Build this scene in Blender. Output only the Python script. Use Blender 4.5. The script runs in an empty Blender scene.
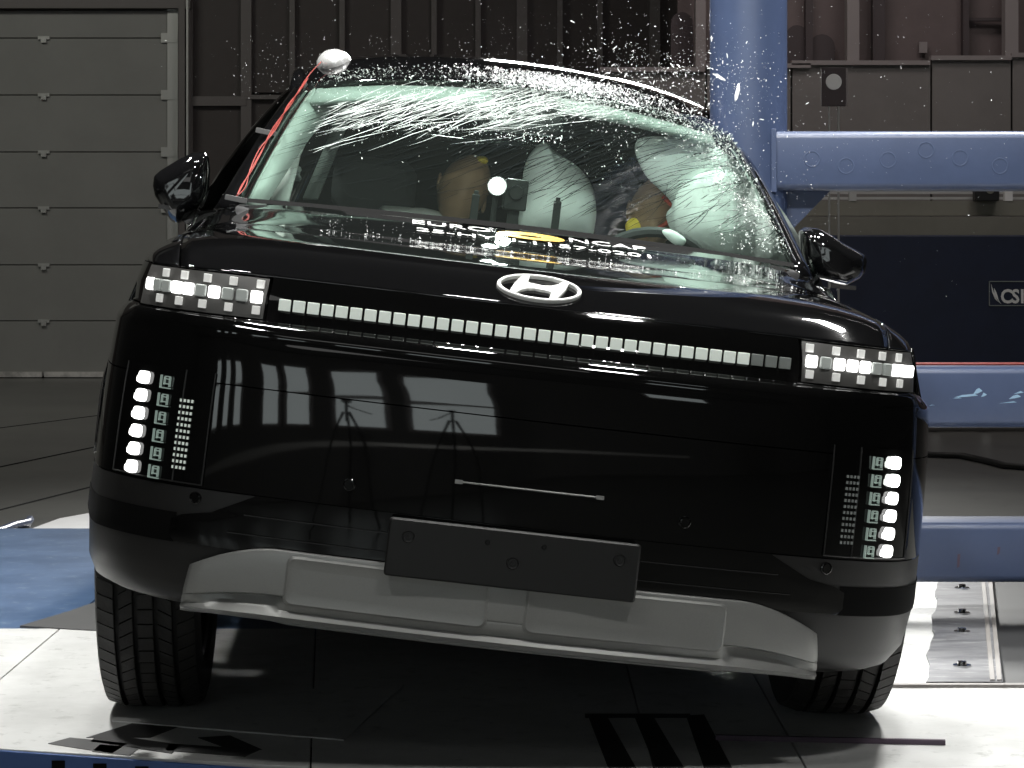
import bpy, bmesh, math, random
from mathutils import Matrix, Vector
import numpy as np

random.seed(7)
sc = bpy.context.scene
COL = sc.collection

# ------------------------------------------------------------------ camera, world, lights, exposure
F, CD, CH, YH = 2457.0, 5.0, 1.1, 246.0
cam_d = bpy.data.cameras.new('camera'); cam = bpy.data.objects.new('camera', cam_d); COL.objects.link(cam)
cam.location = (0, -CD, CH); cam.rotation_euler = (math.pi/2, 0, 0)
cam_d.sensor_width = 36; cam_d.lens = 36*F/1024; cam_d.shift_y = -(384-YH)/1024; cam_d.clip_end = 200
sc.camera = cam
sc.view_settings.view_transform = 'Standard'; sc.view_settings.look = 'None'
sc.view_settings.exposure = 0.0; sc.view_settings.gamma = 1.0
try: sc.view_settings.use_curve_mapping = False
except Exception: pass
w = bpy.data.worlds.new('world'); sc.world = w; w.use_nodes = True
w.node_tree.nodes['Background'].inputs[0].default_value = (.5, .52, .5, 1)
w.node_tree.nodes['Background'].inputs[1].default_value = 0.02

def area(name, loc, aim, sx, sy, power, color=(1, 1, .97), spread=180):
    d = bpy.data.lights.new(name, 'AREA'); d.shape = 'RECTANGLE'; d.size = sx; d.size_y = sy
    d.energy = power; d.color = color; d.spread = math.radians(spread)
    o = bpy.data.objects.new(name, d); COL.objects.link(o); o.location = loc
    o.rotation_euler = (Vector(aim)-Vector(loc)).to_track_quat('-Z', 'Y').to_euler()
    return o
area('overhead_lamp', (-2.1, 2.0, 4.9), (-1.5, 1.6, 0), .45, .3, 125, spread=110)
area('overhead_lamp', (2.3, 2.9, 4.9), (1.6, 1.4, 0), .45, .3, 125, spread=110)
area('overhead_lamp', (-0.72, .55, 4.9), (-.3, 1.2, 1), .3, .2, 16, spread=90)
area('overhead_lamp', (0.34, .55, 4.9), (.3, 1.2, 1), .3, .2, 24, spread=90)
area('overhead_lamp', (1.26, .55, 4.9), (.8, 1.2, 1), .3, .2, 24, spread=90)
area('rear_lamp', (0.6, 14, 4.2), (.1, 2.0, 1.5), 1.3, 1.0, 230, spread=60)
area('front_flood', (-1.5, -2.6, 4.4), (-.3, 2.1, 1.2), .4, .3, 13, spread=60)
area('front_flood', (1.5, -2.6, 4.4), (.3, 2.1, 1.2), .4, .3, 15, spread=60)
area('roof_glare_light', (0.85, 6.2, 2.25), (.1, 2.1, 1.68), .6, .3, 34, spread=90)  # added light, placed only to put a glare on the roof front
area('hall_fill', (0, -7.5, 5.9), (0, -1, 0), 5, 2, 25)  # unseen soft fill added behind the camera to lift the dark areas
area('hall_fill', (-5.5, 12, 5.8), (-5.5, 16, 0), 2.5, 1, 95, (1, 1, .90))  # this and the next two: unseen fills added for the background walls
area('hall_fill', (1.5, 11, 5.8), (1.5, 14, 0), 2.5, 1, 55, (1, .9, .88))
area('hall_fill', (4.0, 8, 5.8), (4.0, 11.5, 0), 2.0, 1, 60, (1, .95, .92))

# ------------------------------------------------------------------ coordinates
TH, YA, PZ = math.radians(6.7), math.radians(2.7), .469
MCAR = Matrix.Translation((0, 0, PZ)) @ Matrix.Rotation(YA, 4, 'Z') @ Matrix.Rotation(TH, 4, 'Y') @ Matrix.Translation((0, 0, -PZ))
MINV = MCAR.inverted()
def at(px, py, Y):
    d = Y+CD
    return Vector(((px-512)*d/F, Y, CH-(py-YH)*d/F))
def onz(px, py, Z=0.0):
    d = F*(CH-Z)/(py-YH)
    return ((px-512)*d/F, d-CD)
def loc(px, py, ly):
    o = MINV @ Vector((0, -CD, CH)); q = MINV @ Vector(((px-512)/F, 1-CD, CH-(py-YH)/F))
    d = q-o
    return o+d*((ly-o.y)/d.y)

# ------------------------------------------------------------------ materials
def mat(name, col, rough=.5, metal=0, spec=.5, coat=0, emit=0, ecol=None, noise=0, nscale=8, bump=0, bscale=40, col2=None):
    m = bpy.data.materials.new(name); m.use_nodes = True
    nt = m.node_tree; b = nt.nodes['Principled BSDF']
    b.inputs['Base Color'].default_value = (*col, 1); b.inputs['Roughness'].default_value = rough
    b.inputs['Metallic'].default_value = metal; b.inputs['Specular IOR Level'].default_value = spec
    b.inputs['Coat Weight'].default_value = coat; b.inputs['Coat Roughness'].default_value = .03
    if emit:
        b.inputs['Emission Color'].default_value = (*(ecol or col), 1); b.inputs['Emission Strength'].default_value = emit
    tc = nt.nodes.new('ShaderNodeTexCoord')
    if noise or col2:
        n = nt.nodes.new('ShaderNodeTexNoise'); n.inputs['Scale'].default_value = nscale; n.inputs['Detail'].default_value = 6
        n.inputs['Roughness'].default_value = .65
        r = nt.nodes.new('ShaderNodeValToRGB'); c2 = col2 or tuple(max(0, c*(1-noise)) for c in col)
        r.color_ramp.elements[0].color = (*c2, 1); r.color_ramp.elements[1].color = (*col, 1)
        r.color_ramp.elements[0].position = .35; r.color_ramp.elements[1].position = .6
        nt.links.new(tc.outputs['Object'], n.inputs['Vector']); nt.links.new(n.outputs['Fac'], r.inputs['Fac'])
        nt.links.new(r.outputs['Color'], b.inputs['Base Color'])
    if bump:
        n2 = nt.nodes.new('ShaderNodeTexNoise'); n2.inputs['Scale'].default_value = bscale; n2.inputs['Detail'].default_value = 4
        bp = nt.nodes.new('ShaderNodeBump'); bp.inputs['Strength'].default_value = bump; bp.inputs['Distance'].default_value = .01
        nt.links.new(tc.outputs['Object'], n2.inputs['Vector']); nt.links.new(n2.outputs['Fac'], bp.inputs['Height'])
        nt.links.new(bp.outputs['Normal'], b.inputs['Normal'])
    return m
M = {}
M['paint'] = mat('black_paint', (.0035, .0035, .0038), .04, coat=.6)
M['piano'] = mat('piano_black', (.003, .003, .003), .03, coat=.5)
M['plastic'] = mat('grey_black_plastic', (.0125, .012, .0118), .42, bump=.05, bscale=900)
M['dark_plastic'] = mat('dark_plastic', (.010, .010, .010), .5)
M['void'] = mat('matt_black', (.003, .003, .003), .8, spec=.1)
M['silver'] = mat('silver_paint', (.33, .33, .32), .38, metal=.35, noise=.05, nscale=300)
M['silver2'] = mat('silver_panel', (.31, .31, .30), .42, metal=.3, noise=.05, nscale=300)
M['bright'] = mat('bright_metal', (.85, .85, .84), .25, metal=.55)
M['chrome'] = mat('chrome', (.9, .9, .9), .08, metal=1)
M['emblem'] = mat('emblem_satin', (.86, .86, .84), .4, metal=.15, emit=0)
M['lamp_panel'] = mat('smoked_lamp_panel', (.075, .073, .070), .35, emit=0)
M['pixel'] = mat('pixel_lens', (.72, .77, .72), .4, emit=.22, ecol=(.85, .95, .85))
M['pixel_dim'] = mat('pixel_lens_dim', (.25, .27, .26), .3)
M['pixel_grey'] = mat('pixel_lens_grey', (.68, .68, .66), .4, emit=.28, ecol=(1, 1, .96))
M['pixel_off_glow'] = mat('pixel_lens_unlit_glow', (.45, .48, .46), .25, emit=.10)  # unlit lens; a faint glow is put in so it shows paler
M['led'] = mat('lit_lens', (1, 1, 1), .3, emit=3.2, ecol=(1, 1, .98))
M['led_hot'] = mat('lit_lens_hot', (1, 1, 1), .3, emit=14, ecol=(.95, 1, .93))
M['flash'] = mat('lit_flash', (1, 1, 1), .3, emit=45, ecol=(.95, 1, .97))
M['reflector_glow'] = mat('lamp_reflector_glow', (.55, .6, .56), .12, metal=.9, emit=.22, ecol=(.7, .9, .8))  # plain metal; added glow stands in for light it would reflect
M['rubber'] = mat('tyre_rubber', (.020, .019, .018), .6, bump=.1, bscale=120)
M['alloy'] = mat('wheel_alloy', (.08, .08, .085), .3, metal=.8)
M['pale'] = mat('pale_trim', (.27, .30, .28), .7, noise=.08, nscale=12)
M['airbag'] = mat('airbag_fabric', (.78, .82, .79), .75, noise=.12, nscale=9, bump=.35, bscale=14)
M['seat'] = mat('seat_fabric', (.05, .05, .052), .8)
M['dash'] = mat('dashboard_plastic', (.016, .016, .017), .6)
M['skin'] = mat('dummy_skin', (.36, .22, .13), .6, noise=.1)
M['shirt'] = mat('dummy_cloth', (.55, .55, .52), .8, noise=.15, nscale=20)
M['red_chalk'] = mat('red_paint', (.55, .07, .04), .6)
M['yellow_chalk'] = mat('yellow_paint', (.75, .55, .06), .6)
M['red_wire'] = mat('red_wire', (.30, .055, .045), .4)
M['tape_grey'] = mat('grey_tape', (.10, .10, .10), .5)
M['tape_black'] = mat('black_tape', (.03, .03, .03), .6)
M['decal_white'] = mat('white_decal', (.85, .87, .85), .5)
M['decal_yellow'] = mat('yellow_decal', (.62, .40, .07), .5)
M['blue'] = mat('blue_steel_paint', (.060, .085, .165), .36, noise=.12, nscale=5, bump=.02, bscale=60)
M['blue'].node_tree.nodes['Principled BSDF'].inputs['Specular IOR Level'].default_value = .8
M['blue_rail'] = mat('blue_rail_paint', (.05, .10, .26), .4)
M['pale_lifted'] = mat('pale_trim_lifted', (.80, .85, .80), .7)  # same pale trim, lightened to make up for the shade inside
M['blue_scuff'] = mat('pale_blue_scuff', (.30, .46, .62), .5)
M['navy'] = mat('navy_board', (.010, .017, .045), .55, noise=.2, nscale=6)
M['rust'] = mat('rust', (.10, .07, .10), .7)
def scuffed(name, c1, c2, c3, sc1=3, sc2=26, rough=.5, metal=0, stretch=(1, 1, 1)):
    m = mat(name, c1, rough, metal); nt = m.node_tree; b = nt.nodes['Principled BSDF']
    tc = nt.nodes.new('ShaderNodeTexCoord'); mp = nt.nodes.new('ShaderNodeMapping'); mp.inputs['Scale'].default_value = stretch
    nt.links.new(tc.outputs['Object'], mp.inputs['Vector'])
    def ramp(scale, p0, p1, det=8):
        n = nt.nodes.new('ShaderNodeTexNoise'); n.inputs['Scale'].default_value = scale; n.inputs['Detail'].default_value = det
        n.inputs['Roughness'].default_value = .7
        nt.links.new(mp.outputs['Vector'], n.inputs['Vector'])
        r = nt.nodes.new('ShaderNodeMapRange'); r.inputs['From Min'].default_value = p0; r.inputs['From Max'].default_value = p1
        nt.links.new(n.outputs['Fac'], r.inputs['Value']); return r
    a = ramp(sc1, .42, .62); c = ramp(sc2, .56, .70)
    m1 = nt.nodes.new('ShaderNodeMix'); m1.data_type = 'RGBA'; m1.inputs['A'].default_value = (*c1, 1); m1.inputs['B'].default_value = (*c2, 1)
    m2 = nt.nodes.new('ShaderNodeMix'); m2.data_type = 'RGBA'; m2.inputs['B'].default_value = (*c3, 1)
    nt.links.new(a.outputs['Result'], m1.inputs['Factor']); nt.links.new(m1.outputs['Result'], m2.inputs['A'])
    nt.links.new(c.outputs['Result'], m2.inputs['Factor']); nt.links.new(m2.outputs['Result'], b.inputs['Base Color'])
    return m
M['deck'] = scuffed('white_deck_paint', (.58, .58, .57), (.47, .47, .46), (.34, .34, .33), 2.2, 14)
M['plate'] = scuffed('scuffed_aluminium', (.24, .24, .25), (.13, .13, .14), (.46, .46, .46), 4, 9, .38, .5, (1, 3, 1))
M['blue_floor'] = scuffed('blue_floor_paint', (.075, .125, .225), (.05, .09, .17), (.15, .21, .30), 4, 18, .4)
M['concrete'] = scuffed('hall_concrete', (.16, .16, .15), (.13, .13, .125), (.11, .11, .105), 1.2, 7, .28)
M['lit_floor_white'] = mat('lit_floor_white', (.92, .92, .92), .6, noise=.05)
M['door'] = mat('door_grey', (.30, .30, .285), .6, noise=.08, nscale=2)
M['door_metal'] = mat('door_fitting', (.50, .50, .48), .4, metal=.3)
M['leak_seal'] = mat('light_leak_seal', (.75, .73, .70), .5, noise=.5, nscale=6)  # the paleness paints light leaking under the door onto its seal
M['clad'] = mat('dark_cladding', (.066, .055, .052), .6, noise=.12, nscale=3)
M['mullion'] = mat('brown_grey_metal', (.15, .135, .13), .5)
M['gal_panel'] = mat('gallery_panel', (.20, .185, .175), .6, noise=.10, nscale=3)
M['gal_back'] = mat('gallery_back', (.16, .125, .122), .7, noise=.12, nscale=3)
M['gal_dark'] = mat('gallery_dark', (.07, .055, .057), .7)
M['gal_col'] = mat('gallery_column', (.27, .24, .235), .6)
M['ledge'] = mat('ledge_olive', (.21, .205, .17), .6, noise=.1, nscale=4)
M['wall'] = mat('hall_wall', (.10, .10, .098), .8, noise=.1, nscale=2)
M['ceiling'] = mat('hall_ceiling', (.06, .06, .06), .9)
M['white_paint'] = mat('white_paint', (.8, .8, .78), .5)
M['window_sky'] = mat('overcast_window', (.6, .65, .65), .5, emit=1.5, ecol=(.9, 1, 1))
M['crack_white'] = mat('crack_edge', (.5, .56, .53), .2)
M['crack_dark'] = mat('crack_shadow', (.004, .006, .006), .9, spec=.05)
M['dust'] = mat('glass_dust', (.95, .96, .97), .2)
def glassy(name, tint, gloss, rough=.02, bump=0, base=None, basefac=0):
    m = bpy.data.materials.new(name); m.use_nodes = True; nt = m.node_tree; nt.nodes.clear()
    o = nt.nodes.new('ShaderNodeOutputMaterial'); t = nt.nodes.new('ShaderNodeBsdfTransparent'); t.inputs[0].default_value = (*tint, 1)
    g = nt.nodes.new('ShaderNodeBsdfGlossy'); g.inputs['Roughness'].default_value = rough
    fr = nt.nodes.new('ShaderNodeFresnel'); fr.inputs[0].default_value = 1.45
    mu = nt.nodes.new('ShaderNodeMath'); mu.operation = 'MULTIPLY'; mu.inputs[1].default_value = gloss
    mx = nt.nodes.new('ShaderNodeMixShader'); nt.links.new(fr.outputs[0], mu.inputs[0]); nt.links.new(mu.outputs[0], mx.inputs[0])
    nt.links.new(t.outputs[0], mx.inputs[1]); nt.links.new(g.outputs[0], mx.inputs[2])
    src = mx
    if basefac:
        d = nt.nodes.new('ShaderNodeBsdfDiffuse'); d.inputs[0].default_value = (*base, 1)
        m2 = nt.nodes.new('ShaderNodeMixShader'); m2.inputs[0].default_value = basefac
        nt.links.new(mx.outputs[0], m2.inputs[1]); nt.links.new(d.outputs[0], m2.inputs[2]); src = m2
    nt.links.new(src.outputs[0], o.inputs[0])
    if bump:
        tc = nt.nodes.new('ShaderNodeTexCoord'); n = nt.nodes.new('ShaderNodeTexNoise'); n.inputs['Scale'].default_value = 22
        bp = nt.nodes.new('ShaderNodeBump'); bp.inputs['Strength'].default_value = bump; bp.inputs['Distance'].default_value = .01
        nt.links.new(tc.outputs['Object'], n.inputs[0]); nt.links.new(n.outputs[0], bp.inputs['Height']); nt.links.new(bp.outputs[0], g.inputs['Normal'])
    return m
M['windshield'] = glassy('cracked_laminated_glass', (.80, .93, .87),   .7, .03, .06, (.75, .9, .82), .006)
M['side_glass'] = glassy('tinted_side_glass', (.25, .27, .26), 1, .02)
M['lens'] = glassy('clear_lens', (.9, .9, .9), .5, .02)

# ------------------------------------------------------------------ mesh helpers
class MB:
    def __init__(s): s.v = []; s.f = []
    def add(s, vs, fs):
        b = len(s.v); s.v += [tuple(v) for v in vs]; s.f += [tuple(b+i for i in f) for f in fs]; return s
    def box(s, c, d, R=None):
        x, y, z = d[0]/2, d[1]/2, d[2]/2
        vs = [Vector((i*x, j*y, k*z)) for i in (-1, 1) for j in (-1, 1) for k in (-1, 1)]
        if R is not None: vs = [R @ v for v in vs]
        c = Vector(c)
        return s.add([v+c for v in vs], [(0, 1, 3, 2), (4, 6, 7, 5), (0, 4, 5, 1), (2, 3, 7, 6), (0, 2, 6, 4), (1, 5, 7, 3)])
    def rbox(s, c, d, R=None, ch=.15, n=3):
        """rounded-corner slab: rounded outline in local x/z, extruded along local y with chamfered front edge"""
        x, y, z = d[0]/2, d[1]/2, d[2]/2; r = ch*min(d[0], d[2])
        pts = []
        for (cx, cz, a0) in ((x-r, z-r, 0), (-x+r, z-r, 90), (-x+r, -z+r, 180), (x-r, -z+r, 270)):
            for k in range(n+1):
                a = math.radians(a0+90*k/n); pts.append((cx+r*math.cos(a), cz+r*math.sin(a)))
        N = len(pts); e = min(y*.6, r*.5); k1 = 1-e/x, 1-e/z
        rings = [[(p[0]*k1[0], -y, p[1]*k1[1]) for p in pts], [(p[0], -y+e, p[1]) for p in pts], [(p[0], y, p[1]) for p in pts]]
        vs = [Vector(v) for r_ in rings for v in r_]
        if R is not None: vs = [R @ v for v in vs]
        c = Vector(c); fs = []
        for a in range(2):
            for i in range(N): fs.append((a*N+i, a*N+(i+1) % N, (a+1)*N+(i+1) % N, (a+1)*N+i))
        fs.append(tuple(range(N-1, -1, -1))); fs.append(tuple(2*N+i for i in range(N)))
        return s.add([v+c for v in vs], fs)
    def prism(s, pts, z0, z1):
        N = len(pts)
        vs = [(p[0], p[1], z0) for p in pts]+[(p[0], p[1], z1) for p in pts]
        return s.add(vs, [tuple(range(N-1, -1, -1)), tuple(range(N, 2*N))]+[(i, (i+1) % N, N+(i+1) % N, N+i) for i in range(N)])
    def extr(s, pts3, vec):
        N = len(pts3); vec = Vector(vec); a = [Vector(p) for p in pts3]
        return s.add(a+[p+vec for p in a], [tuple(range(N-1, -1, -1)), tuple(range(N, 2*N))]+[(i, (i+1) % N, N+(i+1) % N, N+i) for i in range(N)])
    def tube(s, pts, r, n=8, cap=True):
        pts = [Vector(p) for p in pts]; b = len(s.v); K = len(pts); rs = r if isinstance(r, (list, tuple)) else [r]*K
        up = None
        for i, p in enumerate(pts):
            t = (pts[min(i+1, K-1)]-pts[max(i-1, 0)]).normalized()
            if up is None: up = Vector((0, 0, 1)) if abs(t.z) < .9 else Vector((1, 0, 0))
            a = t.cross(up).normalized(); c = a.cross(t).normalized(); up = c
            for k in range(n):
                g = 2*math.pi*k/n; s.v.append(tuple(p+(a*math.cos(g)+c*math.sin(g))*rs[i]))
        for i in range(K-1):
            for k in range(n): s.f.append((b+i*n+k, b+i*n+(k+1) % n, b+(i+1)*n+(k+1) % n, b+(i+1)*n+k))
        if cap: s.f.append(tuple(b+k for k in range(n-1, -1, -1))); s.f.append(tuple(b+(K-1)*n+k for k in range(n)))
        return s
    def grid(s, fn, nu, nv, flip=False):
        b = len(s.v)
        for j in range(nv+1):
            for i in range(nu+1): s.v.append(tuple(fn(i/nu, j/nv)))
        for j in range(nv):
            for i in range(nu):
                q = (b+j*(nu+1)+i, b+j*(nu+1)+i+1, b+(j+1)*(nu+1)+i+1, b+(j+1)*(nu+1)+i)
                s.f.append(q[::-1] if flip else q)
        return s
    def lathe(s, prof, n, axis='X', c=(0, 0, 0)):
        b = len(s.v); K = len(prof)
        for k in range(n):
            a = 2*math.pi*k/n
            for (h, r) in prof:
                p = (h, r*math.cos(a), r*math.sin(a)) if axis == 'X' else ((r*math.cos(a), h, r*math.sin(a)) if axis == 'Y' else (r*math.cos(a), r*math.sin(a), h))
                s.v.append((p[0]+c[0], p[1]+c[1], p[2]+c[2]))
        for k in range(n):
            for i in range(K-1): s.f.append((b+k*K+i, b+((k+1) % n)*K+i, b+((k+1) % n)*K+i+1, b+k*K+i+1))
        return s
    def ell(s, c, r, n=16, m=10, R=None):
        b = len(s.v); c = Vector(c)
        for j in range(m+1):
            t = math.pi*j/m
            for i in range(n):
                p = 2*math.pi*i/n; v = Vector((r[0]*math.sin(t)*math.cos(p), r[1]*math.sin(t)*math.sin(p), r[2]*math.cos(t)))
                if R is not None: v = R @ v
                s.v.append(tuple(c+v))
        for j in range(m):
            for i in range(n): s.f.append((b+j*n+i, b+(j+1)*n+i, b+(j+1)*n+(i+1) % n, b+j*n+(i+1) % n))
        return s
    def build(s, name, m, parent=None, smooth=False, solid=0, offset=-1, bevel=0, fix=True):
        me = bpy.data.meshes.new(name); me.from_pydata(s.v, [], s.f); me.materials.append(M[m] if isinstance(m, str) else m)
        if fix:
            bm = bmesh.new(); bm.from_mesh(me); bmesh.ops.remove_doubles(bm, verts=bm.verts, dist=1e-6); bmesh.ops.recalc_face_normals(bm, faces=bm.faces); bm.to_mesh(me); bm.free()
        if smooth:
            me.polygons.foreach_set('use_smooth', [True]*len(me.polygons))
        o = bpy.data.objects.new(name, me); COL.objects.link(o)
        if parent: o.parent = parent
        if smooth == 'auto':
            me.set_sharp_from_angle(angle=math.radians(35))
        if solid:
            md = o.modifiers.new('solid', 'SOLIDIFY'); md.thickness = solid; md.offset = offset
        if bevel:
            md = o.modifiers.new('bevel', 'BEVEL'); md.width = bevel; md.segments = 2; md.limit_method = 'ANGLE'
        return o
def inst(name, me, parent, matrix):
    o = bpy.data.objects.new(name, me); COL.objects.link(o); o.parent = parent; o.matrix_local = matrix; return o
def empty(name, label, cat, l=(0, 0, 0), group=None, matrix=None):
    o = bpy.data.objects.new(name, None); COL.objects.link(o); o.empty_display_size = .1
    if matrix is not None: o.matrix_world = matrix
    else: o.location = l
    return tag(o, label, cat, group)
def tag(o, label, cat, group=None):
    o['label'] = label; o['category'] = cat
    if group: o['group'] = group
    return o
def struct(o): o['kind'] = 'structure'; return o
def interp(x, xs, ys): return float(np.interp(x, xs, ys))
def frame(t, n):
    """columns: tangent (x), inward normal (y), up (z)"""
    t = t.normalized(); y = (-n).normalized(); z = t.cross(y).normalized()
    return Matrix((t, y, z)).transposed()

# ================================================================== THE HALL
HF = -.157
struct(MB().box((0, 3.5, HF-.1), (26, 40, .2)).build('floor', 'concrete'))
struct(MB().box((0, 3.5, 6.1), (26, 40, .2)).build('ceiling', 'ceiling'))
struct(MB().box((-12.1, 3.5, 3), (.2, 32.5, 6.3)).build('wall_left', 'wall'))
struct(MB().box((12.1, 3.5, 3), (.2, 32.5, 6.3)).build('wall_right', 'wall'))
WY = 18.4
wall = struct(MB().box((0, WY+.25, 3), (24, .2, 6.3)).build('wall_back', 'clad'))
# floor joints (recessed strips read as dark lines)
for a, b in (((0, 467), (95, 447)), ((0, 510), (95, 486)), ((0, 428), (110, 414))):
    p, q = onz(*a, HF), onz(*b, HF); d = Vector((q[0]-p[0], q[1]-p[1])); n = Vector((-d.y, d.x)).normalized()*.012
    p = Vector(p)-d*.7; q = Vector(q)+d*1.2
    struct(MB().prism([p-n, q-n, q+n, p+n], HF, HF+.0015).build('trim_1', 'void'))
# cladding panels and mullions on the back wall (pixel columns measured on the wall plane)
cols = [190, 246, 292, 342, 396, 434, 478, 522, 560, 600, 655, 705, 790, 860]
for i in range(len(cols)-1):
    a = at(cols[i], 0, WY).x; b = at(cols[i+1], 0, WY).x
    zs = [HF, 2.45, 5.9] if i == 0 else [HF, 2.55+.0*i, 5.9]
    for k in range(2):
        h = zs[k+1]-zs[k]
        MB().box(((a+b)/2, WY+.11+.008*((i*7+k*3) % 3), zs[k]+h/2), (b-a-.03, .06, h-.03)).build('panel', 'clad', wall, bevel=.006)
    MB().box((a, WY+.06, 2.9), (.05+.05*((i*5) % 3 == 2), .1, 6)).build('mullion', 'mullion', wall)
p = at(188, 101, WY); q = at(246, 101, WY)
MB().box(((p.x+q.x)/2, WY+.04, p.z), (q.x-p.x, .08, .09)).build('transom', 'mullion', wall)
p = at(246, 97, WY); q = at(330, 97, WY)
MB().box(((p.x+q.x)/2, WY+.04, p.z), (q.x-p.x, .08, .04)).build('transom', 'mullion', wall)

# sectional door, far left
dx1 = at(176, 0, WY).x; dx0 = dx1-5.2
door = struct(MB().box(((dx0+dx1)/2, WY+.12, 1.75), (dx1-dx0, .04, 3.7)).build('door_1', 'wall'))
edges = [376, 321, 265, 208, 152, 95, 38, 10]
for i in range(7):
    z0 = at(0, edges[i], WY).z; z1 = at(0, edges[i+1], WY).z
    MB().box(((dx0+dx1)/2, WY+.05, (z0+z1)/2), (dx1-dx0, .08, z1-z0-.008)).build('door_panel', 'door', door, bevel=.006)
for i in range(1, 7):
    z = at(0, edges[i], WY).z
    for px in (44, -60):
        h = MB().box((at(px, 0, WY).x, WY-.0, z), (.11, .04, .03)).box((at(px, 0, WY).x, WY-.01, z-.02), (.05, .04, .05))
        h.build('hinge', 'door_metal', door)
    MB().box((dx1-.06, WY-.0, z), (.16, .05, .09)).build('roller_bracket', 'door_metal', door)
MB().box((dx1-.03, WY+.0, 1.75), (.1, .03, 3.6)).build('end_stile', 'door_metal', door)
MB().box((dx1+.07, WY-.04, 2.0), (.06, .18, 4.3)).build('guide_rail', 'mullion', door)
MB().box((dx1+.125, WY-.04, 2.0), (.02, .2, 4.3)).build('guide_rail', 'door_metal', door)
MB().box(((dx0+dx1)/2, WY-.02, at(0, 4, WY).z), (dx1-dx0+.3, .2, .1)).build('lintel', 'mullion', door)
for k in range(7):
    MB().box((dx0+.2+k*.68, WY-.01, HF+.035), (.66, .05, .05)).build('lit_bottom_seal', 'leak_seal', door)
MB().box(((dx0+dx1)/2, WY-.0, HF+.008), (dx1-dx0, .06, .016)).build('threshold', 'void', door)

# observation gallery, right, at 14 m
GY = 13.6
gw = struct(MB().box((at(910, 0, GY).x+2, GY+.3, 3), (at(1100, 0, GY).x-at(640, 0, GY).x+4, .1, 6.2)).build('wall_gallery', 'gal_back'))
def gbox(x0, y0, x1, y1, Y, dep, m, name, par, tilt=0):
    a = at(x0, y1, Y); b = at(x1, y0, Y)
    return MB().box(((a.x+b.x)/2, Y, (a.z+b.z)/2), (b.x-a.x, dep, b.z-a.z), Matrix.Rotation(tilt, 3, 'Y') if tilt else None).build(name, m, par)
for (x0, x1, t) in ((600, 704, 0), (706, 789, 0), (791, 928, 0), (930, 1008, 0), (1010, 1190, 0)):
    gbox(x0, 66-(x0-790)*.035, x1, 240, GY, .2, 'gal_panel', 'parapet_panel', gw)
for x0 in (600, 706, 791, 930, 1010):
    gbox(x0, 61-(x0-790)*.035, x0+(138 if x0 in (791,) else 80 if x0 == 930 else 180 if x0 > 1000 else 104), 65.5-(x0-790)*.035, GY-.08, .12, 'gal_col', 'coping', gw)
for px, wd in ((852, 12), (1010, 13), (700, 10)):
    gbox(px-wd/2, -140, px+wd/2, 68-(px-790)*.035, GY-.04, .14, 'gal_col', 'column', gw)
gbox(872, -60, 884, 62, GY+.15, .1, 'gal_dark', 'mullion', gw)
gbox(962, -60, 968, 60, GY+.15, .1, 'gal_dark', 'mullion', gw)
gbox(805, -60, 812, 62, GY+.15, .1, 'gal_dark', 'mullion', gw)
gbox(968, 18, 1004, 21, GY+.18, .06, 'red_chalk' if False else 'gal_dark', 'transom', gw)
gbox(919, 42, 927, 53, GY+.2, .03, 'gal_col', 'notice', gw)
# rounded dark headrest-like chair backs behind the parapet
for px, pw, top, lb in ((797, 22, 25, 'dark rounded chair back behind the gallery parapet, beside the blue post'), (822, 26, 34, 'lower brown chair back behind the gallery parapet, by the first column'),
                        (682, 22, 12, 'dark rounded chair back behind the gallery parapet, on the car side of the post')):
    a = at(px-pw/2, 72, GY+.18); b = at(px+pw/2, top, GY+.18); cx = (a.x+b.x)/2; r = (b.x-a.x)/2
    pts = [Vector((cx-r, GY+.18, a.z-.5)), Vector((cx+r, GY+.18, a.z-.5))]+[Vector((cx+r*math.cos(t), GY+.18, b.z-r+r*math.sin(t))) for t in np.linspace(0, math.pi, 9)]
    tag(MB().extr(pts, (0, .06, 0)).build('chair_back', 'gal_dark'), lb, 'chair')

# navy barrier with logo
NY = 11.6
bar = empty('barrier_board', 'wide navy blue barrier board with a framed white logo, behind the beams', 'barrier', (at(930, 0, NY).x, NY, HF))
def childbox(par, c, d, m, name, bevel=0, R=None):
    l = Vector(c)-par.location
    o = MB().box((0, 0, 0), d, R).build(name, m, par, bevel=bevel); o.location = l; return o
a = at(700, 405, NY); b = at(1180, 235, NY)
childbox(bar, ((a.x+b.x)/2, NY, (a.z+b.z)/2), (b.x-a.x, .08, b.z-a.z), 'navy', 'board', .01)
for px in (985, 935, 1060, 800):
    c = at(px, 405, NY); o = MB()
    o.box((0, 0, -.03), (.09, .09, .03)).box((-.03, 0, -.07), (.015, .05, .08)).box((.03, 0, -.07), (.015, .05, .08)).lathe([(-.02, .0), (-.02, .05), (.02, .05), (.02, 0)], 14, 'X', (0, 0, -.107+.0))
    ob = o.build('caster', 'door_metal', bar); ob.location = c-bar.location
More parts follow.
